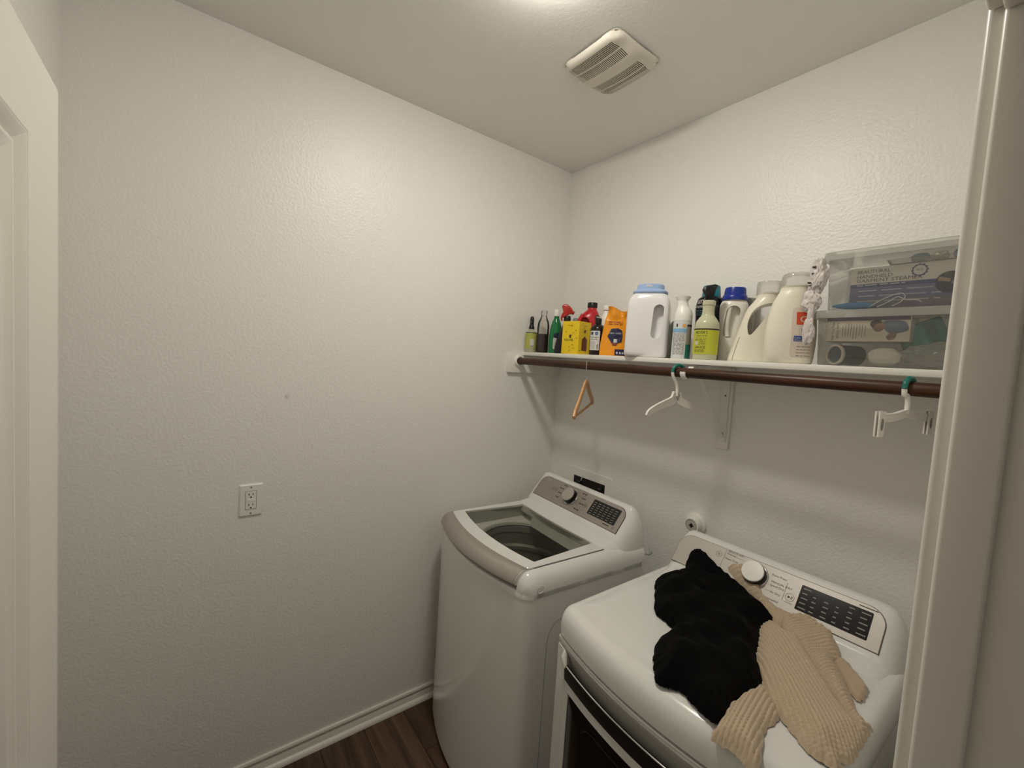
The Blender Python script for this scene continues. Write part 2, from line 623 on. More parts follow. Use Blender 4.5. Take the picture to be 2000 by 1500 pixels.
# ------------------------------------------------------------------ exhaust fan cover
VX0, VX1, VY0, VY1 = 0.594, 0.849, -0.650, -0.405
fan = thing('exhaust_fan', 'white louvered exhaust fan cover on the ceiling', 'exhaust fan', ((VX0 + VX1) / 2, (VY0 + VY1) / 2, H))
VW, VD = VX1 - VX0, VY1 - VY0
def fan_z(x, y):
    a, b = 2 * x / VW, 2 * y / VD
    m = (abs(a) ** 7 + abs(b) ** 7) ** (1 / 7)
    edge = max(0.0, 1 - m ** 10) ** 0.5
    wave = 0.003 * math.cos(2 * PI * (y / VD) * 1.9)
    return -(0.004 + edge * (0.019 + wave - 0.003 * a * a))
ncol = 33
xe = [-VW / 2 + VW * t for t in (0, .008, .025, .045)]
x = -VW / 2 + VW * 0.06
pitch = VW * 0.80 / ncol
slotcols = []
for i in range(ncol):
    xe.append(x)
    slotcols.append(len(xe) - 1)
    xe.append(x + pitch * 0.56)
    x += pitch
xe += [-VW / 2 + VW * t for t in (.87, .91, .95, .975, .992, 1.0)]
bands = [(.090, .255), (.278, .43), (.63, .785), (.805, .94)]
rows = [0, .01, .03, .06]
for a, b in bands:
    rows += [a + (b - a) * i / 5 for i in range(6)]
rows += [.48, .53, .58, .965, .99, 1]
rows = sorted(rows)
slot_rows = [any(a - 1e-6 <= r and r2 <= b + 1e-6 for a, b in bands) for r, r2 in zip(rows[:-1], rows[1:])]
V, F = [], []
def fan_y(x, t):
    bow = 0.030 * math.sin(PI * (x / VW + 0.5)) * math.sin(PI * t) * (1 if t < .5 else 1)
    return -VD / 2 + VD * t + bow * VD * 1.0 - 0.012 * VD * math.sin(PI * t)
def rnd_corner(x, y):
    a, b = 2 * x / VW, 2 * y / VD
    m = max(abs(a), abs(b))
    if m < 1e-6:
        return x, y
    e = (abs(a) ** 9 + abs(b) ** 9) ** (1 / 9)
    f = m / e
    f = 1 + (f - 1) * m ** 2
    return x * f, y * f
for t in rows:
    for xx in xe:
        yv = fan_y(xx, t)
        X, Y = rnd_corner(xx, yv)
        V.append((X, Y, fan_z(xx * 0.998, yv * 0.998)))
nx = len(xe)
for j in range(len(rows) - 1):
    for i in range(nx - 1):
        if slot_rows[j] and i in slotcols:
            continue
        F.append((j * nx + i, j * nx + i + 1, (j + 1) * nx + i + 1, (j + 1) * nx + i))
# give the cover thickness
bm = bmesh.new()
bv = [bm.verts.new(v) for v in V]
for f in F:
    bm.faces.new([bv[i] for i in f])
bmesh.ops.recalc_face_normals(bm, faces=bm.faces)
bmesh.ops.solidify(bm, geom=bm.faces[:], thickness=0.0012)
M('fan_plastic', '#e6e0d2', 0.45)
mk('louvered_cover', dump(bm), MATS['fan_plastic'], fan, 35)
mk('housing', box(-VW / 2 * .9, VW / 2 * .9, -VD / 2 * .9, VD / 2 * .9, -0.004, 0), MATS['slot_black'], fan, 0)

# ------------------------------------------------------------------ laundry machines (local: u right, v towards the front = -y, z up)
AW = 0.686
def sstep(a, b, x):
    t = min(1, max(0, (x - a) / (b - a)))
    return t * t * (3 - 2 * t)

def make_L(vf_, bulge):
    def L(u, w, z):
        q = (u - AW / 2) / (AW / 2)
        return (u, -w * (1 + bulge * (1 - q * q) / vf_), z)
    return L

TL = [.004, .009, .015, .022, .032, .05] + [.05 + .9 * i / 26 for i in range(1, 26)] + [.95, .968, .974, .979, .984, .989, .995]
def outline(d, vf_, rf=0.028, rear=0.0, side=1.0):
    # rounded rect in (u,w); the side shoulders may be tighter than the front one
    return rrect(d * side, AW - d * side, rear + d * .3, vf_ - d, max(rf - d * .3, 0.010), 6, 20, TL)

DECK = 0.970
SEAM = 0.885
CON_PROF = [(0.000, .88), (0.000, 1.045), (0.006, 1.072), (0.018, 1.090), (0.034, 1.097), (0.048, 1.094), (0.0555, 1.084),
            (0.130, .994), (0.137, .986), (0.143, .982), (0.190, .974), (0.205, .970), (0.209, .962), (0.205, .93), (0.15, .88)]

def console(root, L, mat, dz=0.0):
    rings = []
    us = [0, .004, .010, .018, .028, .040, .052, .064] + [.08 + (AW - .16) * i / 20 for i in range(21)] + [AW - x for x in (.064, .052, .040, .028, .018, .010, .004, 0)]
    for u in us:
        e = min(u, AW - u)
        h = math.sqrt(max(0, 1 - (1 - min(e / .062, 1)) ** 2.2))
        hv = 0.72 + 0.28 * math.sqrt(max(0, 1 - (1 - min(e / .05, 1)) ** 2))
        ring = []
        for v, z in CON_PROF:
            zz = .88 + (z + (dz if z > .985 else dz * .4) - .88) * (0.36 + 0.64 * h)
            ring.append((0.012 + u * (AW - .024) / AW, -(0.004 + v * hv + (1 - hv) * .02), zz))
        rings.append(ring)
    return mk('control_console', loft(rings), MATS[mat], root, 38)

def panel_map(dz=0.0, off=0.0):
    p0 = Vector((0, -0.130 - .004, .994 + dz))
    p1 = Vector((0, -0.0555 - .004, 1.084 + dz))
    ey = (p1 - p0).normalized()
    ex = Vector((1, 0, 0))
    en = ex.cross(ey)
    return (lambda s, t, h=0.0: tuple(p0 + ex * s + ey * t + en * (h + off))), (p1 - p0).length

PMW, PLEN = panel_map(.018)
PMD, PLEN = panel_map(.003)
PM = PMW

def panel_plate(root, u0, u1, mat):
    # silver fascia: square bottom corners, big radius on the top corners
    r = .042
    pts = [(u0, .003), (u1, .003)]
    pts += [(u1 - r + r * math.cos(a), PLEN - .002 - r + r * math.sin(a)) for a in [PI / 2 * i / 8 for i in range(9)]]
    pts += [(u0 + r + r * math.cos(a), PLEN - .002 - r + r * math.sin(a)) for a in [PI / 2 + PI / 2 * i / 8 for i in range(9)]]
    cx, cy = (u0 + u1) / 2, PLEN / 2
    ins = lambda q, f: [(cx + (s - cx) * (1 - f / (u1 - u0) * 2), cy + (t - cy) * (1 - f / PLEN * 2)) for s, t in q]
    rings = [[PM(s, t, -.004) for s, t in pts], [PM(s, t, .0018) for s, t in pts], [PM(s, t, .003) for s, t in ins(pts, .0012)]]
    o = mk('fascia', loft(rings), MATS[mat], root, 30)
    edge = ins(pts, -.0012)
    mk('fascia_rim', loft([[PM(s, t, -.003) for s, t in edge], [PM(s, t, .0006) for s, t in edge]]), MATS['dark_grey'], root, 30)
    return o

def dial(root, s, t, rad, mat_face):
    base = Vector(PM(s, t, .003))
    ex, ey = Vector((1, 0, 0)), (Vector(PM(0, 1)) - Vector(PM(0, 0)))
    en = ex.cross(ey)
    mx = Matrix((ex, ey, en)).transposed().to_4x4()
    mx.translation = base
    k = mk('dial', xf(lathe([(rad * 1.16, 0), (rad * 1.16, .003), (rad * 1.10, .005), (rad * 1.08, .005)], 36), mx), MATS['chrome'], root, 30)
    mk('dial_skirt', xf(lathe([(rad * 1.07, .004), (rad * 1.04, .016), (rad * .98, .024)], 36), mx), MATS['black_gloss'], k, 30)
    mk('dial_cap', xf(lathe([(rad * .97, .020), (rad * .97, .0265), (rad * .93, .0285), (rad * .4, .0295), (.001, .0296)], 36), mx), MATS[mat_face], k, 30)

def cabinet(root, L, vf_, mat, top=SEAM, bottom=0.025, inset=0.0015, cap=True):
    o = outline(inset, vf_)
    rings = [[L(u, w, z) for u, w in o] for z in (bottom, bottom + .01, .3, .6, top)]
    b = mk('cabinet', loft(rings, True, cap), MATS[mat], root, 40)
    o2 = outline(.02, vf_)
    mk('base', loft([[L(u, w, z) for u, w in o2] for z in (.006, bottom + .004)]), MATS['black_plastic'], root, 40)  # black block, paints the shadow gap under the cabinet
    for u, w in ((.06, .07), (AW - .06, .07), (.06, vf_ - .08), (AW - .06, vf_ - .08)):
        x, y, _ = L(u, w, 0)
        mk('foot', lathe([(.022, 0), (.022, .008), (.012, .012), (.012, .03)], 16, x, y), MATS['black_plastic'], root)
    return b

# ================= washer
wroot = thing('washing_machine', 'white top-load washing machine with glass lid beside the left wall', 'washing machine',
              (0.115, -0.140, 0), math.radians(-3.4))
VFW = 0.600
LW = make_L(VFW, 0.065)
cab = cabinet(wroot, LW, VFW, 'appliance_body', cap=False)
# pressed arch line on the right side panel, groove shade painted in grey
arch = [(.10, .10), (.10, .70)] + [(.10 + .055 * (1 - math.cos(a)), .70 + .085 * math.sin(a)) for a in [PI / 2 * i / 8 for i in range(1, 9)]] + \
       [(.50 - .055 + .055 * math.sin(a), .785 - .085 * (1 - math.cos(a))) for a in [PI / 2 * i / 8 for i in range(1, 9)]] + [(.50, .10)]
mk('pressed_arch', tube([(AW - .0018, -w, z) for w, z in arch], .0012, 6), M('groove_shade', '#8d8b87', .5), cab)
# top cover: low tray, two side rails with rounded horns, lid well
rings = []
for d, z in ((0.0, SEAM + .0012), (0.0, .902), (.0025, .907), (.007, .909)):
    rings.append([LW(u, w, z) for u, w in outline(d, VFW)])
open_o = rrect(.078, .608, .155, .52, .03, 6, 20, TL)
rings.append([LW(u, w, .909) for u, w in open_o])
RAIL = [(0, SEAM + .0012), (0, .905), (.0012, .922), (.005, .938), (.011, .951), (.020, .961), (.031, .9675), (.0405, .9705), (.0432, .969), (.0432, .90)]
def rail(sgn):
    out = []
    for w in [0.01, .1, .2, .3, .4, .5, .53] + [.54 + .0595 * i / 14 for i in range(15)]:
        q = max(0, (w - .538) / .062)
        g = math.sqrt(max(0, 1 - q ** 2.6))
        g = .30 + .70 * g
        cr = max(0, w - (VFW - .028))
        du = .028 - math.sqrt(max(0, .028 ** 2 - cr ** 2))
        ring = []
        for e, z in RAIL:
            e2 = max(e, du) if e < .0432 else max(e, du)
            u = e2 if sgn < 0 else AW - e2
            ring.append(LW(u, w, SEAM + (z - SEAM) * g if z > SEAM + .01 else z))
        out.append(ring)
    return loft(out)
mk('side_rail', rail(1), MATS['appliance_white'], wroot, 40)
mk('side_rail', rail(-1), MATS['appliance_white'], wroot, 40)
mk('lid_well', loft([[LW(u, w, z) for u, w in open_o] for z in (.966, .909)], False, False), MATS['tub_grey'], wroot, 40)
cxu, cyw = .343, .345
RD = .243
circ = []
for u, w in open_o:
    p = LW(u, w, 0)
    a = math.atan2(-p[1] - .352, p[0] - cxu)
    circ.append((cxu + RD * math.cos(a), -(.352 + RD * .82 * math.sin(a)), .895))
rings.append(circ)
mk('top_cover', loft(rings, False, False), MATS['appliance_white'], wroot, 40, recalc=True)
# drum
dr_rings = []
for r, z in ((.245, .897), (.240, .893), (.232, .885), (.229, .86), (.234, .852), (.234, .80), (.226, .79), (.226, .775), (.234, .765), (.235, .70), (.227, .69), (.227, .68), (.235, .67), (.235, .5), (.2, .47)):
    dr_rings.append([(cxu + r * math.cos(2 * PI * i / 48), -(.352 + r * .82 * math.sin(2 * PI * i / 48)), z) for i in range(48)])
mk('drum', loft(dr_rings, False, True), MATS['steel_drum'], wroot, 30)
mk('agitator', lathe([(.19, .475), (.15, .495), (.09, .51), (.045, .54), (.03, .56), (.004, .565)], 32, cxu, -.352), MATS['dark_grey'], wroot)
mk('tub_ring', loft([[(cxu + r * math.cos(2 * PI * i / 48), -(.352 + r * .82 * math.sin(2 * PI * i / 48)), z) for i in range(48)] for r, z in ((.247, .8975), (.243, .903), (.232, .902), (.229, .893))], False, False), MATS['tub_grey'], wroot)
mk('dispenser', loft([[(.16, -.160, .955), (.60, -.160, .955), (.60, -.160, .90), (.16, -.160, .90)], [(.17, -.20, .95), (.59, -.20, .95), (.575, -.235, .905), (.19, -.235, .905)]]), MATS['tub_grey'], wroot, 30)
mk('warning_sticker', box(.082, .150, -.575, -.470, .9095, .9105), M('sticker_blue', '#5f7fc0', .5), wroot, 0)
# lid
lid = thing('lid', None, None)
lid.parent = wroot
lid_o = rrect(.046, .640, .128, .556, .010, 6, 20, TL)
def gl(u, w):
    return .343 + (u - .343) * (0.93 + .10 * (w - .2) / .3), w
gl_o = [gl(u, w) for u, w in rrect(.076, .602, .198, .500, .006, 6, 20, TL)]
lr = [[LW(u, w, z) for u, w in o] for o, z in ((lid_o, DECK - .004), (lid_o, DECK + .003), ([(u + (.343 - u) * .008, w + (.34 - w) * .008) for u, w in lid_o], DECK + .0048), (gl_o, DECK + .0042), (gl_o, DECK - .006))]
mk('lid_frame', loft(lr, False, False), MATS['appliance_white'], lid, 35)
mk('lid_gap', loft([[LW(u, w, z) for u, w in o] for o, z in ((rrect(.0425, .6435, .124, .535, .010, 6, 20, TL), DECK + .0004), (rrect(.06, .62, .14, .52, .010, 6, 20, TL), DECK + .0004))], False, False), MATS['dark_grey'], lid, 0)
gcx, gcy = .343, .349
gr = [[LW(gcx + (u - gcx) * f, gcy + (w - gcy) * f, DECK + .001) for u, w in gl_o] for f in (1.0, .75, .5, .25, .05)]
mk('lid_glass', loft(gr, False, True), clear_mat('lid_tint', (0.80, 0.80, 0.75), 0.01, (.2, .2, .19), 0.03, 0.45), lid, 0)
gb = [gl(u, w) for u, w in rrect(.090, .588, .210, .488, .006, 6, 20, TL)]
# handle strip
hp = [(-.002, .9742), (.012, .9738), (.026, .9705), (.038, .9625), (.0475, .951), (.0535, .9385), (.054, .932), (.049, .927), (.030, .928), (.0, .950)]
us = [.043, .044, .046] + [.05 + (.632 - .05) * i / 30 for i in range(31)] + [.636, .638, .640]
hr = []
for k, u in enumerate(us):
    f = 0.9 if k in (0, len(us) - 1) else 1.0
    hr.append([LW(u, .556 + dw * f, .94 + (z - .94) * f) for dw, z in hp])
M('silver_handle', '#b0aaa2', 0.36, metal=0.55)
mk('lid_handle', loft(hr), MATS['silver_handle'], lid, 40)
mk('handle_end_cap', loft([[LW(u, .556 + dw, z + .0004) for dw, z in hp] for u in (.6395, .6435)]), MATS['chrome'], lid, 40)
# screw cover on the side of the top cover
mk('screw_cover', tube([(AW + .0008 + 0 * a, -.545 - .014 * math.cos(a), .917 + .014 * math.sin(a)) for a in [2 * PI * i / 24 for i in range(25)]], .0011, 6), MATS['appliance_white'], wroot)
console(wroot, LW, 'appliance_white', .018)
panel_plate(wroot, .066, .628, 'silver')
dial(wroot, .311, .064, .034, 'silver_dry')
PM_ = PM
PM = lambda s, t, h=0.0: PM_(s + .012, t, h)
# black display with rows of settings
disp = mk('display', plate(PM, .432, .590, .028, .100, .003, .002, .0036), MATS['black_gloss'], wroot, 30)
rows_ = []
for c in range(6):
    for r in range(6):
        s0 = .440 + c * .0245
        rows_.append(patch(PM, s0, s0 + .015, .034 + r * .0105, .0365 + r * .0105, .0040, 1, 1))
mk('display_print', join(*rows_), MATS['print_grey'], disp, 0)['kind'] = 'stuff'
def printo(name, vfs, root):
    for vf in vfs:
        mk(name, vf, MATS['print_dark'], root, 0)
tx = []
for a, b, w_ in ((.222, .104, .020), (.205, .084, .030), (.210, .060, .024), (.208, .036, .024), (.352, .102, .028), (.364, .080, .024), (.364, .054, .028), (.350, .022, .034)):
    tx.append(patch(PM, a, a + w_ * .45, b - .0022, b + .0022, .0034, 1, 1))
    tx.append(patch(PM, a + w_ * .55, a + w_, b - .0022, b + .0022, .0034, 1, 1))
printo('cycle_print', tx, wroot)
def ringp(s, t, r, w=.0012, n=24, h=.0034):
    o = [(s + r * math.cos(2 * PI * i / n), t + r * math.sin(2 * PI * i / n)) for i in range(n)]
    q = [(s + (r - w) * math.cos(2 * PI * i / n), t + (r - w) * math.sin(2 * PI * i / n)) for i in range(n)]
    return loft([[PM(a, b, h) for a, b in o], [PM(a, b, h) for a, b in q]], False, False)
def tri(s, t, r, h=.0034):
    return [PM(s - r * .5, t - r * .8, h), PM(s + r, t, h), PM(s - r * .5, t + r * .8, h)], [(0, 1, 2)]
printo('button_print', (ringp(.190, .066, .0085), ringp(.168, .066, .006), ringp(.404, .056, .0095), tri(.402, .056, .004), patch(PM, .407, .4085, .052, .060, .0034, 1, 1),
                        patch(PM, .535, .570, .016, .020, .0034, 1, 1), ringp(.592, .018, .005)), wroot)
mk('maker_mark', join(ringp(.092, .1, .008, .0016), text(PM, 'LG', .017, .116, .1, .0034)), MATS['print_white'], wroot, 0)
PM = PM_
# hose / hinge knob at the rear right
mk('rear_hose', tube(spline([(AW - .03, .012, .92), (AW - .004, .018, .925), (AW + .004, .02, .937), (AW - .006, .022, .955)], 5), .006, 8), MATS['tub_grey'], wroot)

# ================= dryer
droot = thing('dryer', 'white front-load dryer under the heap of clothes', 'dryer', (0.925, -0.140, 0), 0.0)
VFD = 0.648
LD = make_L(VFD, 0.052)
LDi = make_L(VFD - .03, 0.052)
cabinet(droot, LDi, VFD - .03, 'appliance_body', SEAM - .004)
rings = []
for d, z in ((0.004, SEAM - .003), (0.0, SEAM + .0015), (0.0, .905), (.0012, .922), (.005, .938), (.011, .950), (.021, .959), (.034, .9645), (.055, .9668), (.075, .9672), (.080, .9690), (.13, .969), (.2, .969), (.3, .969)):
    rings.append([LD(u, w, z) for u, w in outline(d, VFD, .022, 0.0, 0.55)])
mk('top_cover', loft(rings, True, True), MATS['appliance_white'], droot, 40)
PM = PMD
console(droot, LD, 'appliance_white', .003)
panel_plate(droot, .040, .628, 'silver_dry')
dial(droot, .306, .070, .034, 'white_plastic')
disp = mk('display', plate(PM, .432, .600, .022, .098, .003, .002, .0036), MATS['black_gloss'], droot, 30)
rows_ = []
for c in range(6):
    for r in range(5):
        if r == 4 and c in (1, 2, 3):
            continue
        w_ = (.024, .014, .018, .012, .016, .026)[c] * (1, .8, .9, .7, 1)[r]
        rows_.append(patch(PM, (.438 + c * .0275), (.438 + c * .0275) + w_ * .8, .029 + r * .0145, .0325 + r * .0145, .0040, 1, 1))
mk('display_print', join(*rows_), MATS['print_grey'], disp, 0)['kind'] = 'stuff'
tx = []
for s_, (a, b, al) in {'SENSOR DRY': (.206, .110, 'LEFT'), 'Normal': (.206, .101, 'LEFT'), 'Heavy Duty': (.204, .084, 'LEFT'), 'Perm Press': (.350, .092, 'LEFT'), 'MANUAL DRY': (.354, .071, 'LEFT'), 'Speed Dry': (.354, .060, 'LEFT'), 'Air Dry': (.360, .040, 'LEFT'), 'Downloaded': (.342, .018, 'LEFT')}.items():
    tx.append(text(PM, s_, .0092, a, b, .0034, al))
tx += [patch(PM, .200, .2008, .05, .112, .0034, 1, 1), patch(PM, .396, .3968, .030, .085, .0034, 1, 1), patch(PM, .230, .262, .0985, .0991, .0034, 1, 1),
       patch(PM, .346, .352, .058, .0586, .0034, 1, 1), patch(PM, .346, .358, .0395, .0401, .0034, 1, 1)]
printo('cycle_print', tx, droot)
pw = [(.182 + .0045 * math.cos(a), .088 + .0045 * math.sin(a)) for a in [PI * .65 + 2 * PI * .85 * i / 14 for i in range(15)]]
pwi = [(.182 + .0034 * math.cos(a), .088 + .0034 * math.sin(a)) for a in [PI * .65 + 2 * PI * .85 * i / 14 for i in range(15)]]
printo('button_print', (ringp(.182, .088, .0105, .0008), loft([[PM(a, b, .0034) for a, b in pw], [PM(a, b, .0034) for a, b in pwi]], False, False, False),
                        patch(PM, .1815, .1825, .088, .0935, .0034, 1, 1), ringp(.413, .047, .012, .0008), tri(.410, .047, .005),
                        patch(PM, .416, .4173, .0425, .0515, .0034, 1, 1), patch(PM, .4185, .4198, .0425, .0515, .0034, 1, 1), patch(PM, .402, .424, .0295, .0305, .0034, 1, 1),
                        patch(PM, .566, .608, .1045, .1070, .0034, 1, 1)), droot)
# front: door assembly follows the bowed front
def FM(s, t, h=0.0):
    x, y, z = LD(s, VFD, t)
    return (x, y - h, z)
def slab(u0, u1, z0, z1, h0, h1, r=.003, bev=.0015):
    return plate(FM, u0, u1, z0, z1, r, h0, h1, bev, 4, 14, 4)
door = thing('dryer_door', None, None)
door.parent = droot
# white door shell pieces around the handle pocket and the dark glass
mk('door_shell', join(slab(.006, AW - .006, .864, SEAM - .008, -.030, -.0015, .004), slab(.006, .050, .10, .853, -.030, -.0015, .004), slab(AW - .050, AW - .006, .10, .853, -.030, -.0015, .004),
                      slab(.048, AW - .048, .745, .772, -.030, -.0012, .003), slab(.048, .075, .10, .75, -.030, -.002, .003), slab(AW - .075, AW - .048, .10, .75, -.030, -.002, .003), slab(.048, AW - .048, .10, .16, -.03, -.002, .003)), MATS['appliance_body'], door, 40)
mk('kick_panel', slab(.004, AW - .004, .03, .096, -.030, -.004, .004), MATS['appliance_body'], droot, 40)
hm_rings = []
for k in range(31):
    u = .056 + (AW - .112) * k / 30
    hm_rings.append([FM(u, z, h) for z, h in ((.771, -.0015), (.771, -.016), (.800, -.014), (.8165, -.006), (.8200, .0030), (.8185, .0045), (.800, .0030), (.775, .0005))])
mk('door_handle', loft(hm_rings), MATS['near_black'], door, 40)
mk('handle_edge', tube([FM(.056 + (AW - .112) * k / 30, .8195, .0025) for k in range(31)], .0022, 8), MATS['chrome'], door)
M('pocket_grey', '#c4c2bb', .4)
mk('handle_pocket', loft([[FM(.05 + (AW - .1) * k / 24, z, h) for z, h in ((.866, -.002), (.858, -.0035), (.846, -.009), (.832, -.0165), (.812, -.022), (.772, -.024), (.772, -.029), (.866, -.029))] for k in range(25)]), MATS['pocket_grey'], door, 40)
for s in (0.046, AW - .046):
    mk('handle_post', tube([FM(s, .846, -.006), FM(s, .836, -.001), FM(s + (.008 if s < .3 else -.008), .822, .002), FM(s + (.014 if s < .3 else -.014), .812, .002)], [.008, .0095, .0075, .004], 10), MATS['white_plastic'], door)
mk('door_glass', slab(.073, AW - .073, .155, .747, -.02, -.0035, .03), M('glass_dark', '#0d0c0a', .12), door, 40)
mk('inner_window', slab(.140, AW - .140, .22, .715, -.02, -.0028, .05), MATS['black_gloss'], door, 40)

# ------------------------------------------------------------------ wall fittings
# outlet on the left wall: local s = -y (right as seen from the room is +y), so map s->+y, t->z, h->+x
out = thing('wall_outlet', 'white two-socket electrical outlet low on the left wall', 'outlet', (0, -1.4995, 1.106))
OM = lambda s, t, h=0.0: (h, s, t)
mk('cover_plate', plate(OM, -.0375, .0375, -.0600, .0600, .003, 0, .0065, .0045, 3, 3, 3), MATS['white_plastic'], out, 30)
rec = mk('receptacle', plate(OM, -.0168, .0168, -.0335, .0335, .0015, .004, .0078, .0008, 3, 3, 3), MATS['matte_white'], out, 30)
mk('receptacle_gap', plate(OM, -.0178, .0178, -.0346, .0346, .0015, .004, .0068, 0, 3, 3, 3), MATS['dark_grey'], out, 30)
for c in (.0195, -.0195):
    mk('blade_slot', plate(OM, -.0078, -.0054, c - .001, c + .0075, .0004, .006, .0081, 0, 2, 1, 2), MATS['slot_black'], rec, 0)
    mk('blade_slot', plate(OM, .0054, .0074, c - .0005, c + .0070, .0004, .006, .0081, 0, 2, 1, 2), MATS['slot_black'], rec, 0)
    mk('ground_hole', plate(OM, -.0028, .0028, c - .0108, c - .0052, .0026, .006, .0081, 0, 5, 1, 2), MATS['slot_black'], rec, 0)
mk('test_button', plate(OM, -.012, -.001, -.0045, .0045, .0008, .006, .0090, .0005, 2, 2, 2), MATS['white_plastic'], rec, 30)
mk('reset_button', plate(OM, .001, .012, -.0045, .0045, .0008, .006, .0090, .0005, 2, 2, 2), MATS['white_plastic'], rec, 30)
for t in (.0485, -.0485):
    mk('plate_screw', xf(lathe([(.0032, 0), (.0032, .0012), (.0018, .0018)], 12), Matrix.Translation((.0062, 0, t)) @ Matrix.Rotation(PI / 2, 4, 'Y')), MATS['print_grey'], out)

# recessed washer supply box on the back wall
sup = thing('washer_supply_box', 'white recessed water supply box behind the washing machine', 'supply box', (.300, 0, 1.065))
SM = planar((0, 0, 0), (1, 0, 0), (0, 0, 1))   # normal = -y
wb = []
o = rrect(-.147, .147, -.11, .060, .004, 3, 2)
i_ = rrect(-.112, .108, -.09, .017, .002, 3, 2)
mk('box_frame', loft([[SM(s, t, 0.0) for s, t in o], [SM(s, t, .003) for s, t in o], [SM(s * .99, t * .99, .0045) for s, t in o], [SM(s, t, .0045) for s, t in i_], [SM(s, t, .0012) for s, t in i_]], False, False), MATS['white_plastic'], sup, 30)
mk('box_recess', loft([[SM(s, t, .0015) for s, t in i_], [SM(s, t, .0011) for s, t in i_]]), M('recess_dark', '#1d1613', .7), sup, 0)
mk('supply_pipe', tube([SM(-.052, .0, .010), SM(-.040, .03, .012)], .0022, 8), MATS['white_plastic'], sup)
for s in (-.06, .085):
    mk('supply_valve', xf(lathe([(.012, 0), (.012, .02), (.008, .024), (.008, .035)], 16), Matrix.Translation(SM(s, -.01, .0015)) @ Matrix.Rotation(PI / 2, 4, 'X')), MATS['near_black'], sup)

# round shut-off fitting on the back wall
gas = thing('wall_valve', 'round white wall fitting with dark slot beside the dryer console', 'wall valve', (.898, 0, 1.058))
rx = Matrix.Rotation(PI / 2, 4, 'X')
mk('flange', xf(lathe([(.045, 0), (.045, .006), (.040, .012), (.036, .013)], 32), rx), MATS['white_plastic'], gas)
mk('collar', xf(lathe([(.034, .010), (.033, .034), (.030, .040), (.026, .041), (.026, .036)], 32), rx), MATS['white_plastic'], gas)
mk('face_ring', xf(lathe([(.026, .034), (.026, .038), (.024, .0385), (.001, .0385)], 32), rx), M('ring_grey', '#b6b1a6', .4), gas)
mk('slot', xf(loft([[(.010 * math.cos(a), .010 * math.sin(a), z) for a in (0, PI / 2, PI, 3 * PI / 2)] for z in (.0385, .0395)]), rx), MATS['slot_black'], gas, 0)

# ------------------------------------------------------------------ shelf, brackets, rod
ST0, ST1 = 1.7105, 1.7290
sh = thing('wall_shelf', 'long white painted shelf across the back wall', 'shelf', (0.02, 0, ST0))
O = (0.02, 0, ST0)
mk('shelf_board', loc(box(0.0015, W - .0015, -.280, -.001, ST0, ST1, 0.0018, 2), O), MATS['shelf_white'], sh, 40)
mk('wall_cleat', loc(box(0.0005, .019, -.368, -.001, 1.618, ST0 - .0003, 0.0015, 2), O), MATS['shelf_white'], sh, 40)
mk('wall_cleat', loc(box(W - .019, W - .0005, -.368, -.001, 1.618, ST0 - .0003, 0.0015, 2), O), MATS['shelf_white'], sh, 40)

RY, RZ, RR = -.306, 1.680, .0172
rod = thing('closet_rod', 'dark brown wooden hanging rod under the shelf', 'closet rod', (0.02, RY, RZ))
mk('rod', xf(loft([[(x, RR * math.cos(a), RR * math.sin(a)) for a in [2 * PI * i / 28 for i in range(28)]] for x in [0.004 + (W - .048) * k / 12 for k in range(13)]]), Matrix.Identity(4)), MATS['rod_wood'], rod)
ry = Matrix.Rotation(PI / 2, 4, 'Y')
mk('end_socket', xf(lathe([(.031, -.001), (.031, .006), (.026, .013), (.0215, .014), (.0205, .006)], 28), ry), MATS['white_plastic'], rod)
mk('end_socket', xf(lathe([(.031, -.001), (.031, .006), (.026, .013), (.0215, .014), (.0205, .006)], 28), Matrix.Translation((W - .040, 0, 0)) @ Matrix.Rotation(-PI / 2, 4, 'Y')), MATS['white_plastic'], rod)

BX = .976
br = thing('shelf_bracket', 'white metal bracket holding up the middle of the shelf and rod', 'bracket', (BX, 0, 1.389))
O = (BX, 0, 1.389)
mk('backing_board', loc(box(BX - .024, BX + .024, -.010, -.0005, 1.389, ST0 - .001, .0015, 1), O), MATS['shelf_white'], br, 40)
mk('wall_leg', loc(box(BX - .013, BX + .013, -.0155, -.010, 1.420, ST0 - .001, .002, 2), O), MATS['white_plastic'], br, 40)
mk('shelf_arm', loc(box(BX - .012, BX + .012, -.262, -.012, ST0 - .0050, ST0 - .0004, .001, 1), O), MATS['white_plastic'], br, 40)
def strap(path, hw, th=.0012):
    pts = [Vector((0, a, b)) for a, b in path]
    rings = []
    for i, p in enumerate(pts):
        t = (pts[min(i + 1, len(pts) - 1)] - pts[max(i - 1, 0)]).normalized()
        n = Vector((0, -t.z, t.y))
        rings.append([(sx * hw, p.y + n.y * q, p.z + n.z * q) for sx, q in ((-1, -th), (1, -th), (1, th), (-1, th))])
    return loft(rings)
zb = 1.389
mk('brace', strap([(-.016, 1.435 - zb), (-.055, 1.475 - zb), (-.155, 1.60 - zb), (-.235, 1.692 - zb), (-.250, ST0 - .006 - zb)], .009, .0022), MATS['white_plastic'], br, 30)
hk = [(-.255, ST0 - .007 - zb), (-.275, ST0 - .010 - zb), (RY + .024, RZ + .014 - zb)]
hk += [(RY + (RR + .004) * math.cos(a), RZ - zb + (RR + .0035) * math.sin(a)) for a in [PI * .15 - PI * 1.2 * i / 16 for i in range(17)]]
mk('rod_hook', strap(hk, .0095, .0022), MATS['white_plastic'], br, 40)
for z in (1.452, 1.60):
    mk('screw', xf(lathe([(.004, 0), (.004, .001), (.002, .0022)], 12), Matrix.Translation((0, -.0155, z - zb)) @ rx), MATS['print_grey'], br)

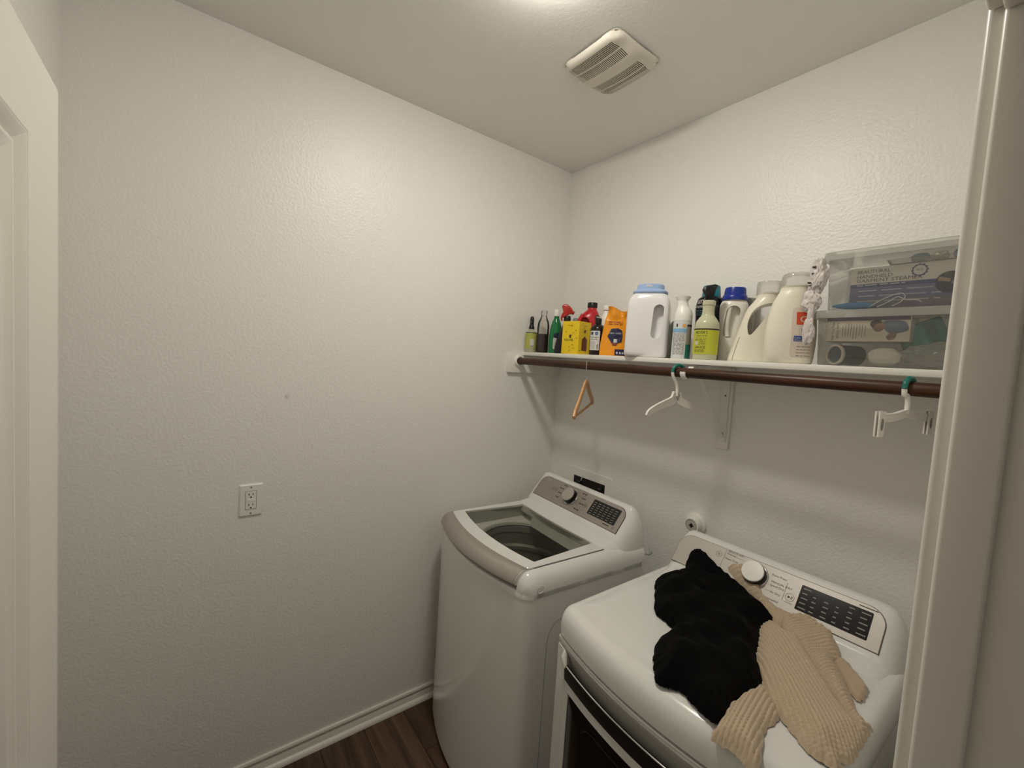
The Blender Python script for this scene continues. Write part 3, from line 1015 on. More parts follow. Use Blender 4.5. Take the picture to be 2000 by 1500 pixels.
# ------------------------------------------------------------------ hangers
def hang_map(hx_, ang):
    c, s = math.cos(ang), math.sin(ang)
    return lambda a, z, w=0.0: (a * c - w * s, a * s + w * c, z)

# wooden hanger
ang = math.atan2(-.365, .24)
hg = thing('wooden_hanger', 'natural wooden hanger with trouser bar hanging from the rod', 'hanger', (.511, RY, 1.609))
HM = hang_map(0, ang)
ztop = RZ + RR - 1.609
hook = [HM(0, -.01), HM(0, .02), HM(.006, .035), HM(.021, .050), HM(.0235, ztop - .012), HM(.018, ztop - .001 + .0015), HM(0, ztop + .0022), HM(-.019, ztop - .004), HM(-.026, ztop - .02)]
mk('hook', tube(spline(hook, 5), .0017, 8), MATS['chrome'], hg)
def arm(sgn, tip_a, tip_z):
    path = spline([(0, -.004), (.03, -.012), (.08, -.045), (.14, -.083), (.195, -.112), (.216, -.134)], 4)
    rings = []
    for i, p in enumerate(path):
        f = i / (len(path) - 1)
        hw = .006
        ht = .0145 if f < .75 else .0145 - .003 * (f - .75) / .25
        a, z = p[0] * tip_a / .216, p[1] * tip_z / -.134
        t = np.array(path[min(i + 1, len(path) - 1)]) - np.array(path[max(i - 1, 0)])
        t /= np.linalg.norm(t)
        n = (-t[1], t[0])
        rings.append([HM(sgn * (a + n[0] * q), z + n[1] * q, w) for q, w in ((-ht, -hw * .6), (-ht * .6, -hw), (ht * .6, -hw), (ht, -hw * .5), (ht, hw * .5), (ht * .6, hw), (-ht * .6, hw), (-ht, hw * .6))])
    return loft(rings)
mk('shoulder_arm', arm(1, .216, -.134), MATS['hanger_wood'], hg)
mk('shoulder_arm', arm(-1, .216, -.108), MATS['hanger_wood'], hg)
mk('trouser_bar', tube([HM(.204, -.131), HM(-.204, -.107)], .0055, 10), MATS['hanger_wood'], hg)

M('hanger_white', '#efebe3', .35)
M('hook_teal', '#1d7168', .3)
def flat_arm(fm, pts, hw, ht):
    path = spline(pts, 5)
    rings = []
    for i, p in enumerate(path):
        t = np.array(path[min(i + 1, len(path) - 1)]) - np.array(path[max(i - 1, 0)])
        t /= np.linalg.norm(t)
        n = (-t[1], t[0])
        h = ht[0] + (ht[1] - ht[0]) * i / (len(path) - 1)
        rings.append([fm(p[0] + n[0] * q, p[1] + n[1] * q, w) for q, w in ((-h, -hw * .25), (h * .8, -hw * .25), (h * .8, -hw), (h, -hw), (h, hw), (h * .8, hw), (h * .8, hw * .25), (-h, hw * .25))])
    return loft(rings)

def plastic_hook(fm, root, zt):
    up = [(0, -.005), (0, .02), (.006, .040), (.0215, zt - .034), (.0255, zt - .018)]
    mk('hook_stem', tube([fm(a, z) for a, z in spline(up, 4)], [.0055] * 17, 10), MATS['hanger_white'], root)
    over = [(.0255, zt - .018), (.0225, zt - .005), (.012, zt + .005), (0, zt + .0075), (-.013, zt + .004), (-.0235, zt - .008), (-.0255, zt - .018)]
    mk('hook_tip', tube([fm(a, z) for a, z in spline(over, 4)], [.006] * 25, 10), MATS['hook_teal'], root)

ang = math.atan2(-.22, -.08)
HM2 = hang_map(0, ang)
hg = thing('plastic_hanger', 'small white plastic hanger with teal hook, beside the shelf bracket', 'hanger', (.948, RY, 1.600))
plastic_hook(HM2, hg, RZ + RR - 1.600 + .0005)
mk('shoulder_arm', flat_arm(HM2, [(0, .006), (.012, -.018), (.046, -.034), (.078, -.048), (.104, -.064), (.112, -.078)], .0055, (.016, .008)), MATS['hanger_white'], hg, 30)
mk('shoulder_arm', flat_arm(HM2, [(0, .006), (-.012, -.018), (-.05, -.034), (-.085, -.048), (-.115, -.062), (-.122, -.072)], .0055, (.016, .008)), MATS['hanger_white'], hg, 30)

ang = math.atan2(-.135, -.022)
HM3 = hang_map(0, ang)
hg = thing('clip_hanger', 'white plastic clip hanger with teal hook near the door frame', 'hanger', (1.557, RY, 1.626))
plastic_hook(HM3, hg, RZ + RR - 1.626 + .0005)
mk('crossbar', flat_arm(HM3, [(-.125, -.016), (-.06, -.014), (0, -.006), (.06, -.014), (.125, -.016)], .004, (.010, .010)), MATS['hanger_white'], hg, 30)
for sgn in (1, -1):
    c = sgn * .128
    cl = mk('clip', join(*[loft([[HM3(c + a, z, w) for a, z in q] for w in ws]) for q, ws in (
        ([(-.014, .0), (.014, .0), (.012, -.058), (-.012, -.058)], (.002, .005)), ([(-.014, .0), (.014, .0), (.012, -.058), (-.012, -.058)], (-.005, -.002)))]), MATS['hanger_white'], hg, 0)
    for w in (.0055, -.0055):
        mk('clip_window', loft([[HM3(c + .006 * math.cos(t), -.030 + .014 * math.sin(t), w * f) for t in [2 * PI * i / 16 for i in range(16)]] for f in (.85, 1.02)]), MATS['print_grey'], cl, 0)

# ------------------------------------------------------------------ things on the shelf
Z0 = ST1
def facing(x, y, extra=0.0):
    """turn so that local -y looks into the room towards the doorway"""
    return math.atan2(-1.683 - y, 1.8045 - x) + PI / 2 + math.radians(extra)

def item(name, label, cat, x, y, extra=0.0, group=None):
    return thing(name, label, cat, (x, y, Z0), facing(x, y, extra), group)

FRONT = -PI / 2
FMAP = planar((0, 0, 0), (1, 0, 0), (0, 0, 1))
def body_mat(n, c, r=.35, **k):
    return M(n, c, r, **k)

# 1 small lemon soap bottle
t = item('soap_bottle', 'small clear soap bottle with green label and black pump, at the shelf corner', 'bottle', .034, -.245)
b = Bottle([(0, .027, .027, 2), (.004, .030, .030, 2), (.095, .030, .030, 2), (.108, .026, .026, 2), (.118, .014, .014, 2), (.126, .013, .013, 2)])
mk('bottle_body', b.mesh(), M('soap_clear', '#c9c9ac', .2, trans=.25), t)
m = b.map(FRONT)
lb = mk('paper_label', patch(m, -.050, .050, .020, .100, .0003, 20, 2), M('label_lime', '#b2b556', .5), t)
mk('label_band', patch(m, -.050, .050, .101, .105, .0004, 20, 1), MATS['print_dark'], lb)
mk('label_panel', patch(m, -.004, .018, .024, .070, .0005, 4, 2), MATS['print_white'], lb)
mk('barcode', join(*[patch(m, -.002 + .0028 * i, -.0008 + .0028 * i, .026, .036, .0008, 1, 1) for i in range(7)]), MATS['print_dark'], lb)
mk('pump', join(lathe([(.0145, .122), (.0145, .134), (.012, .138), (.0105, .150), (.0105, .176), (.0075, .188), (.002, .190)], 20), tube([(0, -.006, .158), (-.004, -.017, .160), (-.005, -.020, .150)], .004, 8)), MATS['black_plastic'], t)

# 2 clear bottle half full of brown liquid
t = item('brown_liquid_bottle', 'clear bottle half full of dark brown liquid', 'bottle', .094, -.215)
b = Bottle([(0, .026, .026, 2), (.006, .0315, .0315, 2), (.13, .0315, .0315, 2), (.160, .028, .028, 2), (.180, .019, .019, 2), (.192, .0155, .0155, 2), (.198, .0155, .0155, 2)])
CLEAR = clear_mat('clear_plastic', (.97, .96, .95), .04, (.75, .73, .71), .06)
mk('bottle_body', b.mesh(cap1=False), CLEAR, t)
b2 = Bottle([(.003, .024, .024, 2), (.009, .0304, .0304, 2), (.098, .0304, .0304, 2)])
mk('liquid', b2.mesh(), M('brown_liquid', '#38160f', .15), t)
mk('cap', lathe([(.0175, .194), (.0175, .214), (.016, .220), (.004, .221)], 24), clear_mat('clear_cap', (.97, .97, .97), .5, (.93, .92, .9), .1), t)

# 3 green bottle
t = item('green_bottle', 'green translucent bottle with white and navy label', 'bottle', .156, -.182)
b = Bottle([(0, .027, .024, 2.4), (.008, .032, .028, 2.4), (.085, .033, .029, 2.4), (.120, .031, .027, 2.2), (.160, .022, .020, 2), (.185, .0135, .0135, 2), (.196, .013, .013, 2)])
mk('bottle_body', b.mesh(), M('green_plastic', '#23834c', .16, trans=.25), t)
m = b.map(FRONT)
lb = mk('paper_label', plate(m, -.008, .034, .020, .085, .012, 0, .0004), MATS['print_white'], t)
mk('label_crest', plate(m, -.008, .034, .078, .105, .012, .0004, .0008), M('label_navy', '#151a33', .4), lb)
mk('label_print', lines(m, -.004, .028, .074, .006, 8, .0008, .0018), MATS['print_grey'], lb, 0)
mk('cap', lathe([(.0155, .192), (.0155, .222), (.014, .226), (.003, .226)], 24), MATS['white_plastic'], t)

# 4 black spray bottle with red trigger
t = item('spray_bottle', 'black spray bottle with red trigger head', 'bottle', .233, -.200)
b = Bottle([(0, .034, .027, 2.6, -.004, 0), (.006, .037, .030, 2.6, -.004, 0), (.060, .034, .028, 2.4, -.001, 0), (.110, .026, .023, 2.2, .006, 0), (.145, .018, .018, 2, .012, 0), (.168, .0145, .0145, 2, .014, 0)])
mk('bottle_body', b.mesh(), M('spray_black', '#120f18', .22), t)
mk('collar', lathe([(.017, .160), (.017, .182), (.014, .190)], 20, .014, 0), MATS['black_plastic'], t)
hd = [(-.014, .178), (-.008, .200), (-.012, .222), (-.016, .236), (-.004, .246), (.014, .243), (.030, .230), (.040, .214), (.046, .203), (.034, .200), (.022, .198), (.012, .190)]
hd = spline([(a, z, 0) for a, z in hd], 3, True)
def sil(pts, w, bevel=.003):
    cx = sum(p[0] for p in pts) / len(pts); cz = sum(p[1] for p in pts) / len(pts)
    ins = [(cx + (p[0] - cx) * .86, cz + (p[1] - cz) * .86) for p in pts]
    return loft([[(a, y, z) for a, z in q] for q, y in ((ins, -w), ([(p[0], p[1]) for p in pts], -w + bevel), ([(p[0], p[1]) for p in pts], w - bevel), (ins, w))])
RED = M('trigger_red', '#b8302a', .3)
h_ = mk('trigger_head', sil(hd, .011), RED, t)
mk('nozzle', xf(lathe([(.009, 0), (.009, .010), (.006, .013)], 14), Matrix.Translation((.034, 0, .209)) @ Matrix.Rotation(math.radians(115), 4, 'Y')), M('nozzle_brown', '#5a2a22', .4), h_)
mk('trigger_lever', tube(spline([(-.006, 0, .205), (-.013, 0, .190), (-.015, 0, .176), (-.011, 0, .164)], 4), .0045, 8), RED, h_)

# 5 small grey bottle behind the yellow box
t = item('grey_cap_bottle', 'grey capped bottle peeking out between spray trigger and red jug', 'bottle', .196, -.085)
mk('bottle_body', lathe([(.022, 0), (.024, .004), (.024, .13), (.014, .155), (.012, .165)], 24), M('grey_plastic', '#8f9089', .4), t)
mk('cap', lathe([(.014, .160), (.014, .185), (.010, .192), (.002, .193)], 20), MATS['grey_plastic'], t)

# 6 yellow box
t = thing('yellow_box', 'yellow printed carton standing on its end among the bottles', 'box', (.352, -.228, Z0), math.radians(9))
YEL = M('carton_yellow', '#f0cd1e', .5)
hs = .0475
mk('carton', box(-hs, hs, -hs, hs, 0, .152, .0008, 1), YEL, t, 0)
fl_ = planar((0, -hs, 0), (1, 0, 0), (0, 0, 1))
fr_ = planar((hs, 0, 0), (0, 1, 0), (0, 0, 1))
dots = []
for k in range(26):
    f = fl_ if k % 2 else fr_
    a, z = rnd.uniform(-.040, .040), rnd.uniform(.01, .145)
    dots.append(plate(f, a - .003, a + .003, z - .0035, z + .0035, .002, .0001, .0004, 0, 3, 1, 2))
mk('leaf_print', join(*dots), M('print_olive', '#b39a1c', .6), t, 0)['kind'] = 'stuff'
mk('brand_print', text(fl_, 'STONE', .0155, -.006, .064, .0005), MATS['print_dark'], t, 0)
mk('emblem', plate(fl_, -.006, .006, .074, .090, .0055, .0001, .0006, 0, 5, 1, 2), M('print_brown', '#5a3320', .6), t, 0)
mk('emblem', plate(fr_, -.006, .006, .100, .116, .0055, .0001, .0006, 0, 5, 1, 2), MATS['print_brown'], t, 0)
mk('fold_print', patch(fl_, -.018, .012, .132, .1335, .0005, 1, 1), MATS['print_brown'], t, 0)
mk('fold_print', patch(fr_, -.016, .016, .132, .1335, .0005, 1, 1), MATS['print_brown'], t, 0)
mk('product_print', prism([(-.020, .018), (.020, .018), (.020, .072), (.010, .076), (0, .086), (-.010, .076), (-.020, .072)], fr_, .0001, .0006), M('print_maroon', '#6e3b2c', .6), t, 0)

# 7 red jug behind
t = item('red_jug', 'red plastic jug with black cap behind the yellow box', 'jug', .300, -.098)
b = Bottle([(0, .052, .040, 3), (.008, .058, .044, 3), (.150, .058, .044, 3), (.190, .050, .040, 2.6, .003, 0), (.215, .034, .032, 2.2, .010, 0), (.232, .022, .022, 2, .014, 0), (.242, .021, .021, 2, .014, 0)])
o = mk('jug_body', b.mesh(), M('jug_red', '#c2212c', .25), t)
bool_cut(o, xf(lathe([(.001, -.03), (.024, -.03), (.024, .03), (.001, .03)], 24), Matrix.Translation((-.018, -.034, .155)) @ Matrix.Diagonal((1, 1, 1.35, 1)) @ Matrix.Rotation(PI / 2, 4, 'X')))
mk('handle', tube(spline([(-.030, -.030, .105), (-.046, -.034, .13), (-.046, -.034, .165), (-.030, -.030, .20)], 5), .010, 10), MATS['jug_red'], t)
m = b.map(FRONT)
mk('paper_label', plate(m, .022, .062, .115, .200, .006, 0, .0005), MATS['print_dark'], t)
mk('label_stripe', join(patch(m, .028, .058, .188, .193, .0010), patch(m, .030, .056, .172, .180, .0010), patch(m, .032, .052, .158, .164, .0010)), MATS['print_white'], t, 0)['kind'] = 'stuff'
mk('cap', lathe([(.0245, .238), (.0245, .260), (.023, .263), (.004, .263)], 28, .014, 0), MATS['black_plastic'], t)

# 8 peroxide bottle
t = item('peroxide_bottle', 'dark brown bottle with white paper label beside the orange pouch', 'bottle', .477, -.220)
b = Bottle([(0, .030, .030, 2), (.004, .033, .033, 2), (.115, .033, .033, 2), (.132, .026, .026, 2), (.142, .013, .013, 2), (.146, .012, .012, 2)])
mk('bottle_body', b.mesh(), M('amber_dark', '#1c1110', .2), t)
m = b.map(FRONT - .35)
lb = mk('paper_label', plate(m, -.026, .022, .022, .108, .003, 0, .0004), M('label_paper', '#dcdad6', .55), t)
mk('label_print', join(text(m, 'hydrogen', .0095, -.002, .080, .0009), text(m, 'peroxide', .0082, -.002, .071, .0009)), MATS['print_dark'], lb, 0)
mk('label_logo', plate(m, -.020, -.008, .090, .103, .002, .0004, .0009, 0, 3, 2, 2), MATS['print_dark'], lb, 0)
mk('label_drop', plate(m, .000, .014, .088, .105, .007, .0004, .0009, 0, 5, 1, 2), M('print_blue', '#5b6f9c', .6), lb, 0)
mk('fine_print', lines(m, -.022, .006, .060, .0045, 8, .0009, .0011), MATS['print_grey'], lb, 0)['kind'] = 'stuff'
mk('barcode', join(*[patch(m, .010, .019, .026 + .0026 * i, .0272 + .0026 * i, .0009, 1, 1) for i in range(9)]), MATS['print_dark'], lb, 0)['kind'] = 'stuff'
mk('cap', lathe([(.0145, .142), (.0145, .162), (.0135, .166), (.003, .167)], 20), MATS['black_plastic'], t)

# 9 white bottle behind
t = item('white_bottle', 'tall slim white bottle with flat white cap behind the orange pouch', 'bottle', .402, -.086)
mk('bottle_body', lathe([(.026, 0), (.029, .004), (.029, .17), (.022, .195), (.015, .210), (.014, .22)], 24), MATS['white_plastic'], t)
mk('cap', lathe([(.0195, .222), (.0195, .240), (.018, .244), (.003, .244)], 24), MATS['white_plastic'], t)

# 10 orange pouch
t = item('orange_pouch', 'orange stand-up pouch with navy badge left of the big white tub', 'pouch', .561, -.208, -4)
secs = [(0, .058, .026, 2.6), (.006, .058, .028, 2.4), (.05, .056, .023, 2.2), (.10, .052, .017, 2, .002, 0), (.15, .047, .009, 2, .005, 0), (.178, .043, .004, 2, .008, 0), (.200, .041, .0018, 2, .010, 0), (.206, .041, .0016, 2, .010, 0)]
b = Bottle(secs)
V, F = b.mesh(48, 6)
V2 = []
for x, y, z in V:
    n = noise.noise(Vector((x * 34, y * 20, z * 30)))
    k = sstep(.08, .18, z)
    V2.append((x + .003 * n * k, y + .011 * n * k + .012 * sstep(.13, .2, z) * math.sin(x * 75 + z * 30), z + (.007 * math.sin(x * 60 + 2.6) - .005 * (x / .05)) * sstep(.15, .2, z)))
mk('pouch_body', (V2, F), M('pouch_orange', '#ee9a1a', .3, bump=(70, .25, .003, 2)), t, 50)
m = b.map(FRONT)
bd = [(-.024, .085), (-.012, .118), (.012, .121), (.030, .112), (.034, .088), (.030, .062), (.014, .056), (.010, .046), (.000, .046), (-.004, .056)]
badge = mk('navy_badge', loft([[b.pt(FRONT + s / .048, z, .003 - h) for s, z in bd] for h in (.002, 0)]), M('badge_navy', '#171b45', .4), t, 0)
mB = lambda s, t_, h=0.0: b.pt(FRONT + s / .048, t_, .0036 + h)
mk('badge_print', text(mB, '100+ USES', .0105, .004, .098, 0), MATS['print_white'], badge, 0)
mk('badge_icon', plate(mB, .001, .012, .058, .074, .001, -.0005, .0003, 0, 2, 2, 2), MATS['print_white'], badge, 0)
mk('badge_icon', plate(mB, -.002, .010, .048, .057, .001, -.0005, .0003, 0, 2, 2, 2), M('print_red', '#8a3a30', .5), badge, 0)
strip = mk('navy_strip', plate(mB, .006, .050, .004, .030, .002, -.001, .0001), MATS['badge_navy'], t, 0)
mk('strip_icon', join(*[plate(mB, a - .003, a + .003, .010, .019, .003, 0, .0006, 0, 4, 1, 2) for a in (.013, .024, .034, .043)]), MATS['print_white'], strip, 0)['kind'] = 'stuff'
mk('top_print', lines(mB, -.030, .03, .150, .009, 2, 0, .004), M('print_rust', '#a5541a', .5), t, 0)

# 11 big white tub jug with blue lid
t = item('powder_tub', 'large white plastic tub with light blue lid and side grip', 'tub', .742, -.222, -6)
b = Bottle([(0, .072, .050, 5), (.006, .079, .057, 5), (.020, .082, .060, 5), (.190, .0815, .0595, 5), (.220, .0785, .057, 4.4), (.240, .071, .052, 3.8), (.251, .062, .047, 3.4), (.256, .058, .045, 3)])
o = mk('tub_body', b.mesh(64, 5), M('tub_white', '#eceaea', .14, coat=.5), t)
def capsule(x0, x1, z0, z1, y0, y1, lean=0.0):
    pts = rrect(x0, x1, z0, z1, (x1 - x0) / 2, 8, 3)
    return loft([[(a + lean * (z - z0), y, z) for a, z in pts] for y in (y0, y1)])
bool_cut(o, capsule(.017, .055, .074, .205, -.10, -.022, .05))
mk('lid', join(Bottle([(.252, .066, .052, 3.2), (.258, .067, .053, 3.2), (.264, .061, .048, 3), (.268, .052, .042, 2.6), (.284, .051, .041, 2.4), (.288, .048, .038, 2.4)], False).mesh(40, 2)), M('lid_blue', '#9fb8e0', .35), t, 30)
FT = planar((0, -.0415, 0), (1, 0, 0), (0, 0, 1))
mk('lid_mark', plate(FT, -.014, .010, .2755, .2825, .002, 0, .0012), MATS['print_white'], t, 0)
ms = b.map(0.25)
mk('side_print', join(*[patch(ms, -.004 + .006 * i, -.001 + .006 * i, .10 + .012 * i, .205 - .01 * i, .0006, 1, 6) for i in range(3)]), MATS['print_grey'], t, 0)['kind'] = 'stuff'

# 12 grey-green bottle
t = item('grey_green_bottle', 'grey-green bottle with vertical print tucked behind the white tub', 'bottle', .780, -.072)
b = Bottle([(0, .030, .026, 3), (.005, .034, .029, 3), (.135, .034, .029, 3), (.155, .026, .022, 2.6), (.163, .014, .014, 2)])
mk('bottle_body', b.mesh(), M('greygreen', '#8c9484', .4), t)
m = b.map(FRONT + .5)
mk('label_print', join(*[patch(m, .002 + .003 * i, .004 + .003 * i, .012, .13 - .02 * i, .0005, 1, 6) for i in range(4)]), MATS['print_dark'], t, 0)['kind'] = 'stuff'

# 13 air freshener
t = item('air_freshener', 'slim white air freshener spray with flared top', 'spray can', .889, -.214)
b = Bottle([(0, .030, .030, 2), (.003, .0325, .0325, 2), (.140, .0320, .0320, 2), (.148, .0315, .0315, 2)])
mk('can', b.mesh(), M('can_white', '#d9dadb', .25), t)
tp = Bottle([(.142, .0325, .0325, 2), (.160, .0325, .0325, 2), (.180, .028, .028, 2), (.200, .0195, .0195, 2, -.004, 0), (.214, .0185, .0185, 2, -.006, 0), (.226, .024, .021, 2, -.006, 0), (.233, .027, .023, 2, -.006, 0)])
top = mk('spray_top', tp.mesh(32, 5, True, False), MATS['white_plastic'], t)
mk('top_well', Bottle([(.217, .010, .010, 2, -.006, 0), (.2325, .0262, .0222, 2, -.006, 0)]).mesh(32, 3, True, False), MATS['grey_plastic'], top)
m = b.map(FRONT)
mk('label_blue', patch(m, -.040, .016, .098, .112, .0003, 12, 1), M('label_sky', '#86b4d6', .5), t)
mk('label_teal', patch(m, .016, .055, .002, .055, .0003, 10, 2), M('label_teal', '#2b7d72', .5), t)
mk('label_grey', patch(m, .016, .055, .055, .125, .0003, 10, 2), M('label_grey', '#a9a394', .5), t)
mk('label_dark', patch(m, .018, .05, .120, .128, .0005, 8, 1), MATS['print_dark'], t)
mk('label_disc', plate(m, .000, .013, .117, .130, .006, 0, .0006, 0, 5, 1, 2), M('print_peach', '#e5b06a', .5), t)
mk('label_drop', plate(m, -.022, -.016, .118, .130, .003, 0, .0006, 0, 5, 1, 2), MATS['print_dark'], t)
mk('fine_print', lines(m, -.034, .012, .094, .0050, 16, .0005, .0016), MATS['print_grey'], t, 0)['kind'] = 'stuff'

# 14 black bottle with teal cap
t = item('scent_booster_bottle', 'black bottle with teal cap behind the yellow-label cleaner', 'bottle', .923, -.092)
b = Bottle([(0, .046, .034, 3), (.006, .050, .038, 3), (.150, .049, .037, 2.8), (.200, .052, .040, 2.6), (.235, .046, .036, 2.4), (.246, .034, .030, 2.2), (.250, .030, .028, 2)])
mk('bottle_body', b.mesh(), M('booster_black', '#0d1117', .2), t)
mk('cap', lathe([(.034, .244), (.0335, .250), (.030, .283), (.028, .287), (.003, .287)], 28), M('cap_teal', '#157f92', .3), t)
m = b.map(FRONT)
mk('bottle_print', join(text(m, 'un', .032, -.031, .226, .0006), text(m, 'stopables', .0165, -.026, .206, .0006)), MATS['print_white'], t, 0)
mk('fine_print', lines(m, -.045, -.006, .190, .008, 3, .0006, .0022), M('print_cyan', '#4e7f86', .5), t, 0)['kind'] = 'stuff'
mk('label_leaf', plate(m, -.034, -.012, .105, .150, .011, 0, .0006, 0, 6, 2, 3), M('leaf_grey', '#3c4a4c', .4), t)

# 15 yellow-label cleaner
t = item('spray_cleaner', 'clear cleaner bottle with yellow-green label and black trigger', 'bottle', .991, -.224)
b = Bottle([(0, .036, .036, 2), (.004, .0405, .0405, 2), (.112, .0405, .0405, 2), (.128, .039, .039, 2), (.146, .030, .030, 2), (.158, .0215, .0215, 2), (.172, .0195, .0195, 2), (.190, .0195, .0195, 2), (.194, .0215, .0215, 2), (.206, .0215, .0215, 2), (.210, .018, .018, 2)])
mk('bottle_body', b.mesh(), M('cleaner_clear', '#d7d6b4', .2, trans=.2), t)
m = b.map(FRONT)
lb = mk('paper_label', patch(m, -.066, .060, .020, .104, .0003, 28, 2), M('label_lime2', '#c4c53c', .45), t)
mk('label_band', patch(m, -.066, .060, .105, .109, .0004, 28, 1), M('print_plum', '#33201c', .5), lb)
mk('label_print', join(text(m, "MEYER'S", .0150, -.018, .094, .0009, 'CENTER', 0, .8), text(m, 'CLEAN DAY', .0078, -.018, .083, .0009, 'CENTER', 0, .95), text(m, 'SURFACE', .0108, -.020, .043, .0009, 'CENTER', 0, .85)), MATS['print_dark'], lb, 0)
mk('fine_print', join(lines(m, -.038, .0, .076, .004, 3, .0009, .0010), lines(m, -.022, .0, .064, .004, 4, .0009, .0010), lines(m, -.038, -.002, .036, .004, 3, .0009, .0012)), MATS['print_dark'], lb, 0)['kind'] = 'stuff'
mk('label_seal', plate(m, -.037, -.026, .052, .064, .0055, .0002, .001, 0, 5, 1, 2), MATS['print_white'], lb)
tg = [(-.014, .207), (-.016, .226), (-.026, .246), (-.022, .256), (-.008, .262), (.014, .266), (.024, .262), (.017, .246), (.015, .226), (.014, .207)]
mk('trigger_head', sil([(a, z) for a, z in tg], .013), MATS['black_plastic'], t)

# 16 white jug with blue cap
t = item('blue_cap_jug', 'white detergent jug with dark blue cap', 'jug', 1.024, -.112)
b = Bottle([(0, .036, .032, 3), (.005, .039, .036, 3), (.10, .040, .037, 3), (.185, .047, .040, 2.8), (.205, .046, .039, 2.4), (.222, .039, .034, 2), (.228, .036, .033, 2)])
o = mk('jug_body', b.mesh(48, 5), M('jug_white', '#e9e5da', .25, sss=.1), t)
bool_cut(o, capsule(-.032, .012, .085, .200, -.10, -.012, .10))
mk('grip', tube(spline([(-.012, -.030, .195), (-.016, -.028, .16), (-.018, -.026, .12), (-.014, -.028, .09)], 5), .0075, 10), MATS['jug_white'], t)
m = b.map(FRONT)
mk('side_label', plate(m, .022, .060, .02, .09, .006, 0, .0005), M('label_royal', '#24398a', .4), t)
mk('side_label', plate(m, .046, .068, .095, .17, .006, 0, .0005), M('label_rose', '#c06a72', .4), t)
mk('cap', lathe([(.042, .222), (.042, .232), (.039, .240), (.0365, .242), (.0345, .262), (.033, .267), (.003, .267)], 32), M('cap_blue', '#16308f', .3), t)

# 17 grey cap behind
t = item('grey_lid_bottle', 'bottle with grey lid glimpsed behind the blue-capped jug', 'bottle', 1.043, -.036)
mk('bottle_body', lathe([(.018, 0), (.020, .004), (.020, .18), (.017, .20), (.016, .215)], 24), M('pale_grey', '#b7b4ab', .4), t)
mk('cap', lathe([(.021, .210), (.021, .236), (.018, .240), (.003, .240)], 24), MATS['grey_plastic'], t)

CAPC = clear_mat('cap_clear', (.99, .99, .98), .30, (.97, .96, .91), .08, .7)
# 18 cream jug with open handle
M('jug_cream', '#ebe5d4', .3, sss=.15)
t = item('handled_jug', 'cream laundry jug with open handle and clear cap', 'jug', 1.121, -.158)
b = Bottle([(0, .068, .040, 3, 0, 0), (.005, .072, .043, 3, 0, 0), (.040, .068, .043, 3, .003, 0), (.100, .060, .042, 2.8, .010, 0), (.150, .053, .041, 2.6, .017, 0), (.180, .049, .040, 2.4, .023, 0), (.205, .040, .038, 2.2, .030, 0), (.220, .036, .036, 2, .034, 0), (.232, .036, .036, 2, .034, 0)])
o = mk('jug_body', b.mesh(56, 5), MATS['jug_cream'], t)
hole = spline([(-.016, .098, 0), (-.020, .130, 0), (-.010, .165, 0), (.012, .188, 0), (.046, .197, 0), (.052, .188, 0), (.030, .150, 0), (.006, .110, 0), (-.008, .092, 0)], 5, True)
bool_cut(o, loft([[(p[0], y, p[1]) for p in hole] for y in (-.09, .09)]))
mk('mould_seam', tube([b.pt(FRONT - .75, z, .0003) for z in [.004 + .20 * i / 20 for i in range(9)]], .0009, 6), MATS['grey_plastic'], t)
mk('cap', lathe([(.0375, .228), (.0375, .266), (.036, .270), (.003, .270)], 32, .034, 0), CAPC, t)
m = b.map(FRONT)
mk('date_code', join(*[patch(m, .056, .062, .020 + .004 * i, .0225 + .004 * i, .0005, 1, 1) for i in range(8)]), MATS['print_dark'], t, 0)['kind'] = 'stuff'

# 19 cream jug with label on its far side
t = item('cream_jug', 'large cream laundry jug with domed clear cap beside the plastic bins', 'jug', 1.258, -.226)
b = Bottle([(0, .056, .040, 3), (.006, .062, .045, 3), (.080, .067, .048, 2.8), (.130, .064, .046, 2.6), (.175, .056, .044, 2.4), (.205, .048, .043, 2.2, .004, 0), (.222, .043, .041, 2, .006, 0), (.232, .042, .041, 2, .006, 0)])
mk('jug_body', b.mesh(56, 5), MATS['jug_cream'], t)
mk('cap', Bottle([(.228, .0435, .0425, 2, .006, 0), (.250, .0425, .0415, 2, .006, 0), (.266, .040, .039, 2, .006, 0), (.272, .034, .033, 2, .006, 0)]).mesh(36, 4), CAPC, t)
m = b.map(FRONT + .12)
lb = mk('side_label', plate(m, -.006, .055, .020, .165, .008, 0, .0003), M('label_cream', '#dccdbd', .5), t)
lo = mk('label_square', plate(m, .000, .034, .115, .152, .002, .0003, .0006), M('print_orange', '#d0502c', .5), lb)
mk('label_letters', text(m, 'O', .026, .016, .130, .0009), MATS['print_white'], lo, 0)
lq = mk('label_stripe', plate(m, -.003, .040, .066, .082, .001, .0003, .0006), M('print_royal', '#2d4c92', .5), lb)
mk('label_letters', join(text(m, 'Free & Clear', .0085, .016, .0765, .0009), text(m, 'Detergent', .0075, .014, .0695, .0009)), MATS['print_white'], lq, 0)
mk('fine_print', lines(m, .002, .036, .052, .009, 4, .0007, .0018), MATS['print_grey'], lb, 0)['kind'] = 'stuff'
mk('drop_print', plate(m, .010, .022, .086, .108, .006, .0003, .0007, 0, 5, 1, 2), MATS['print_blue'], lb, 0)

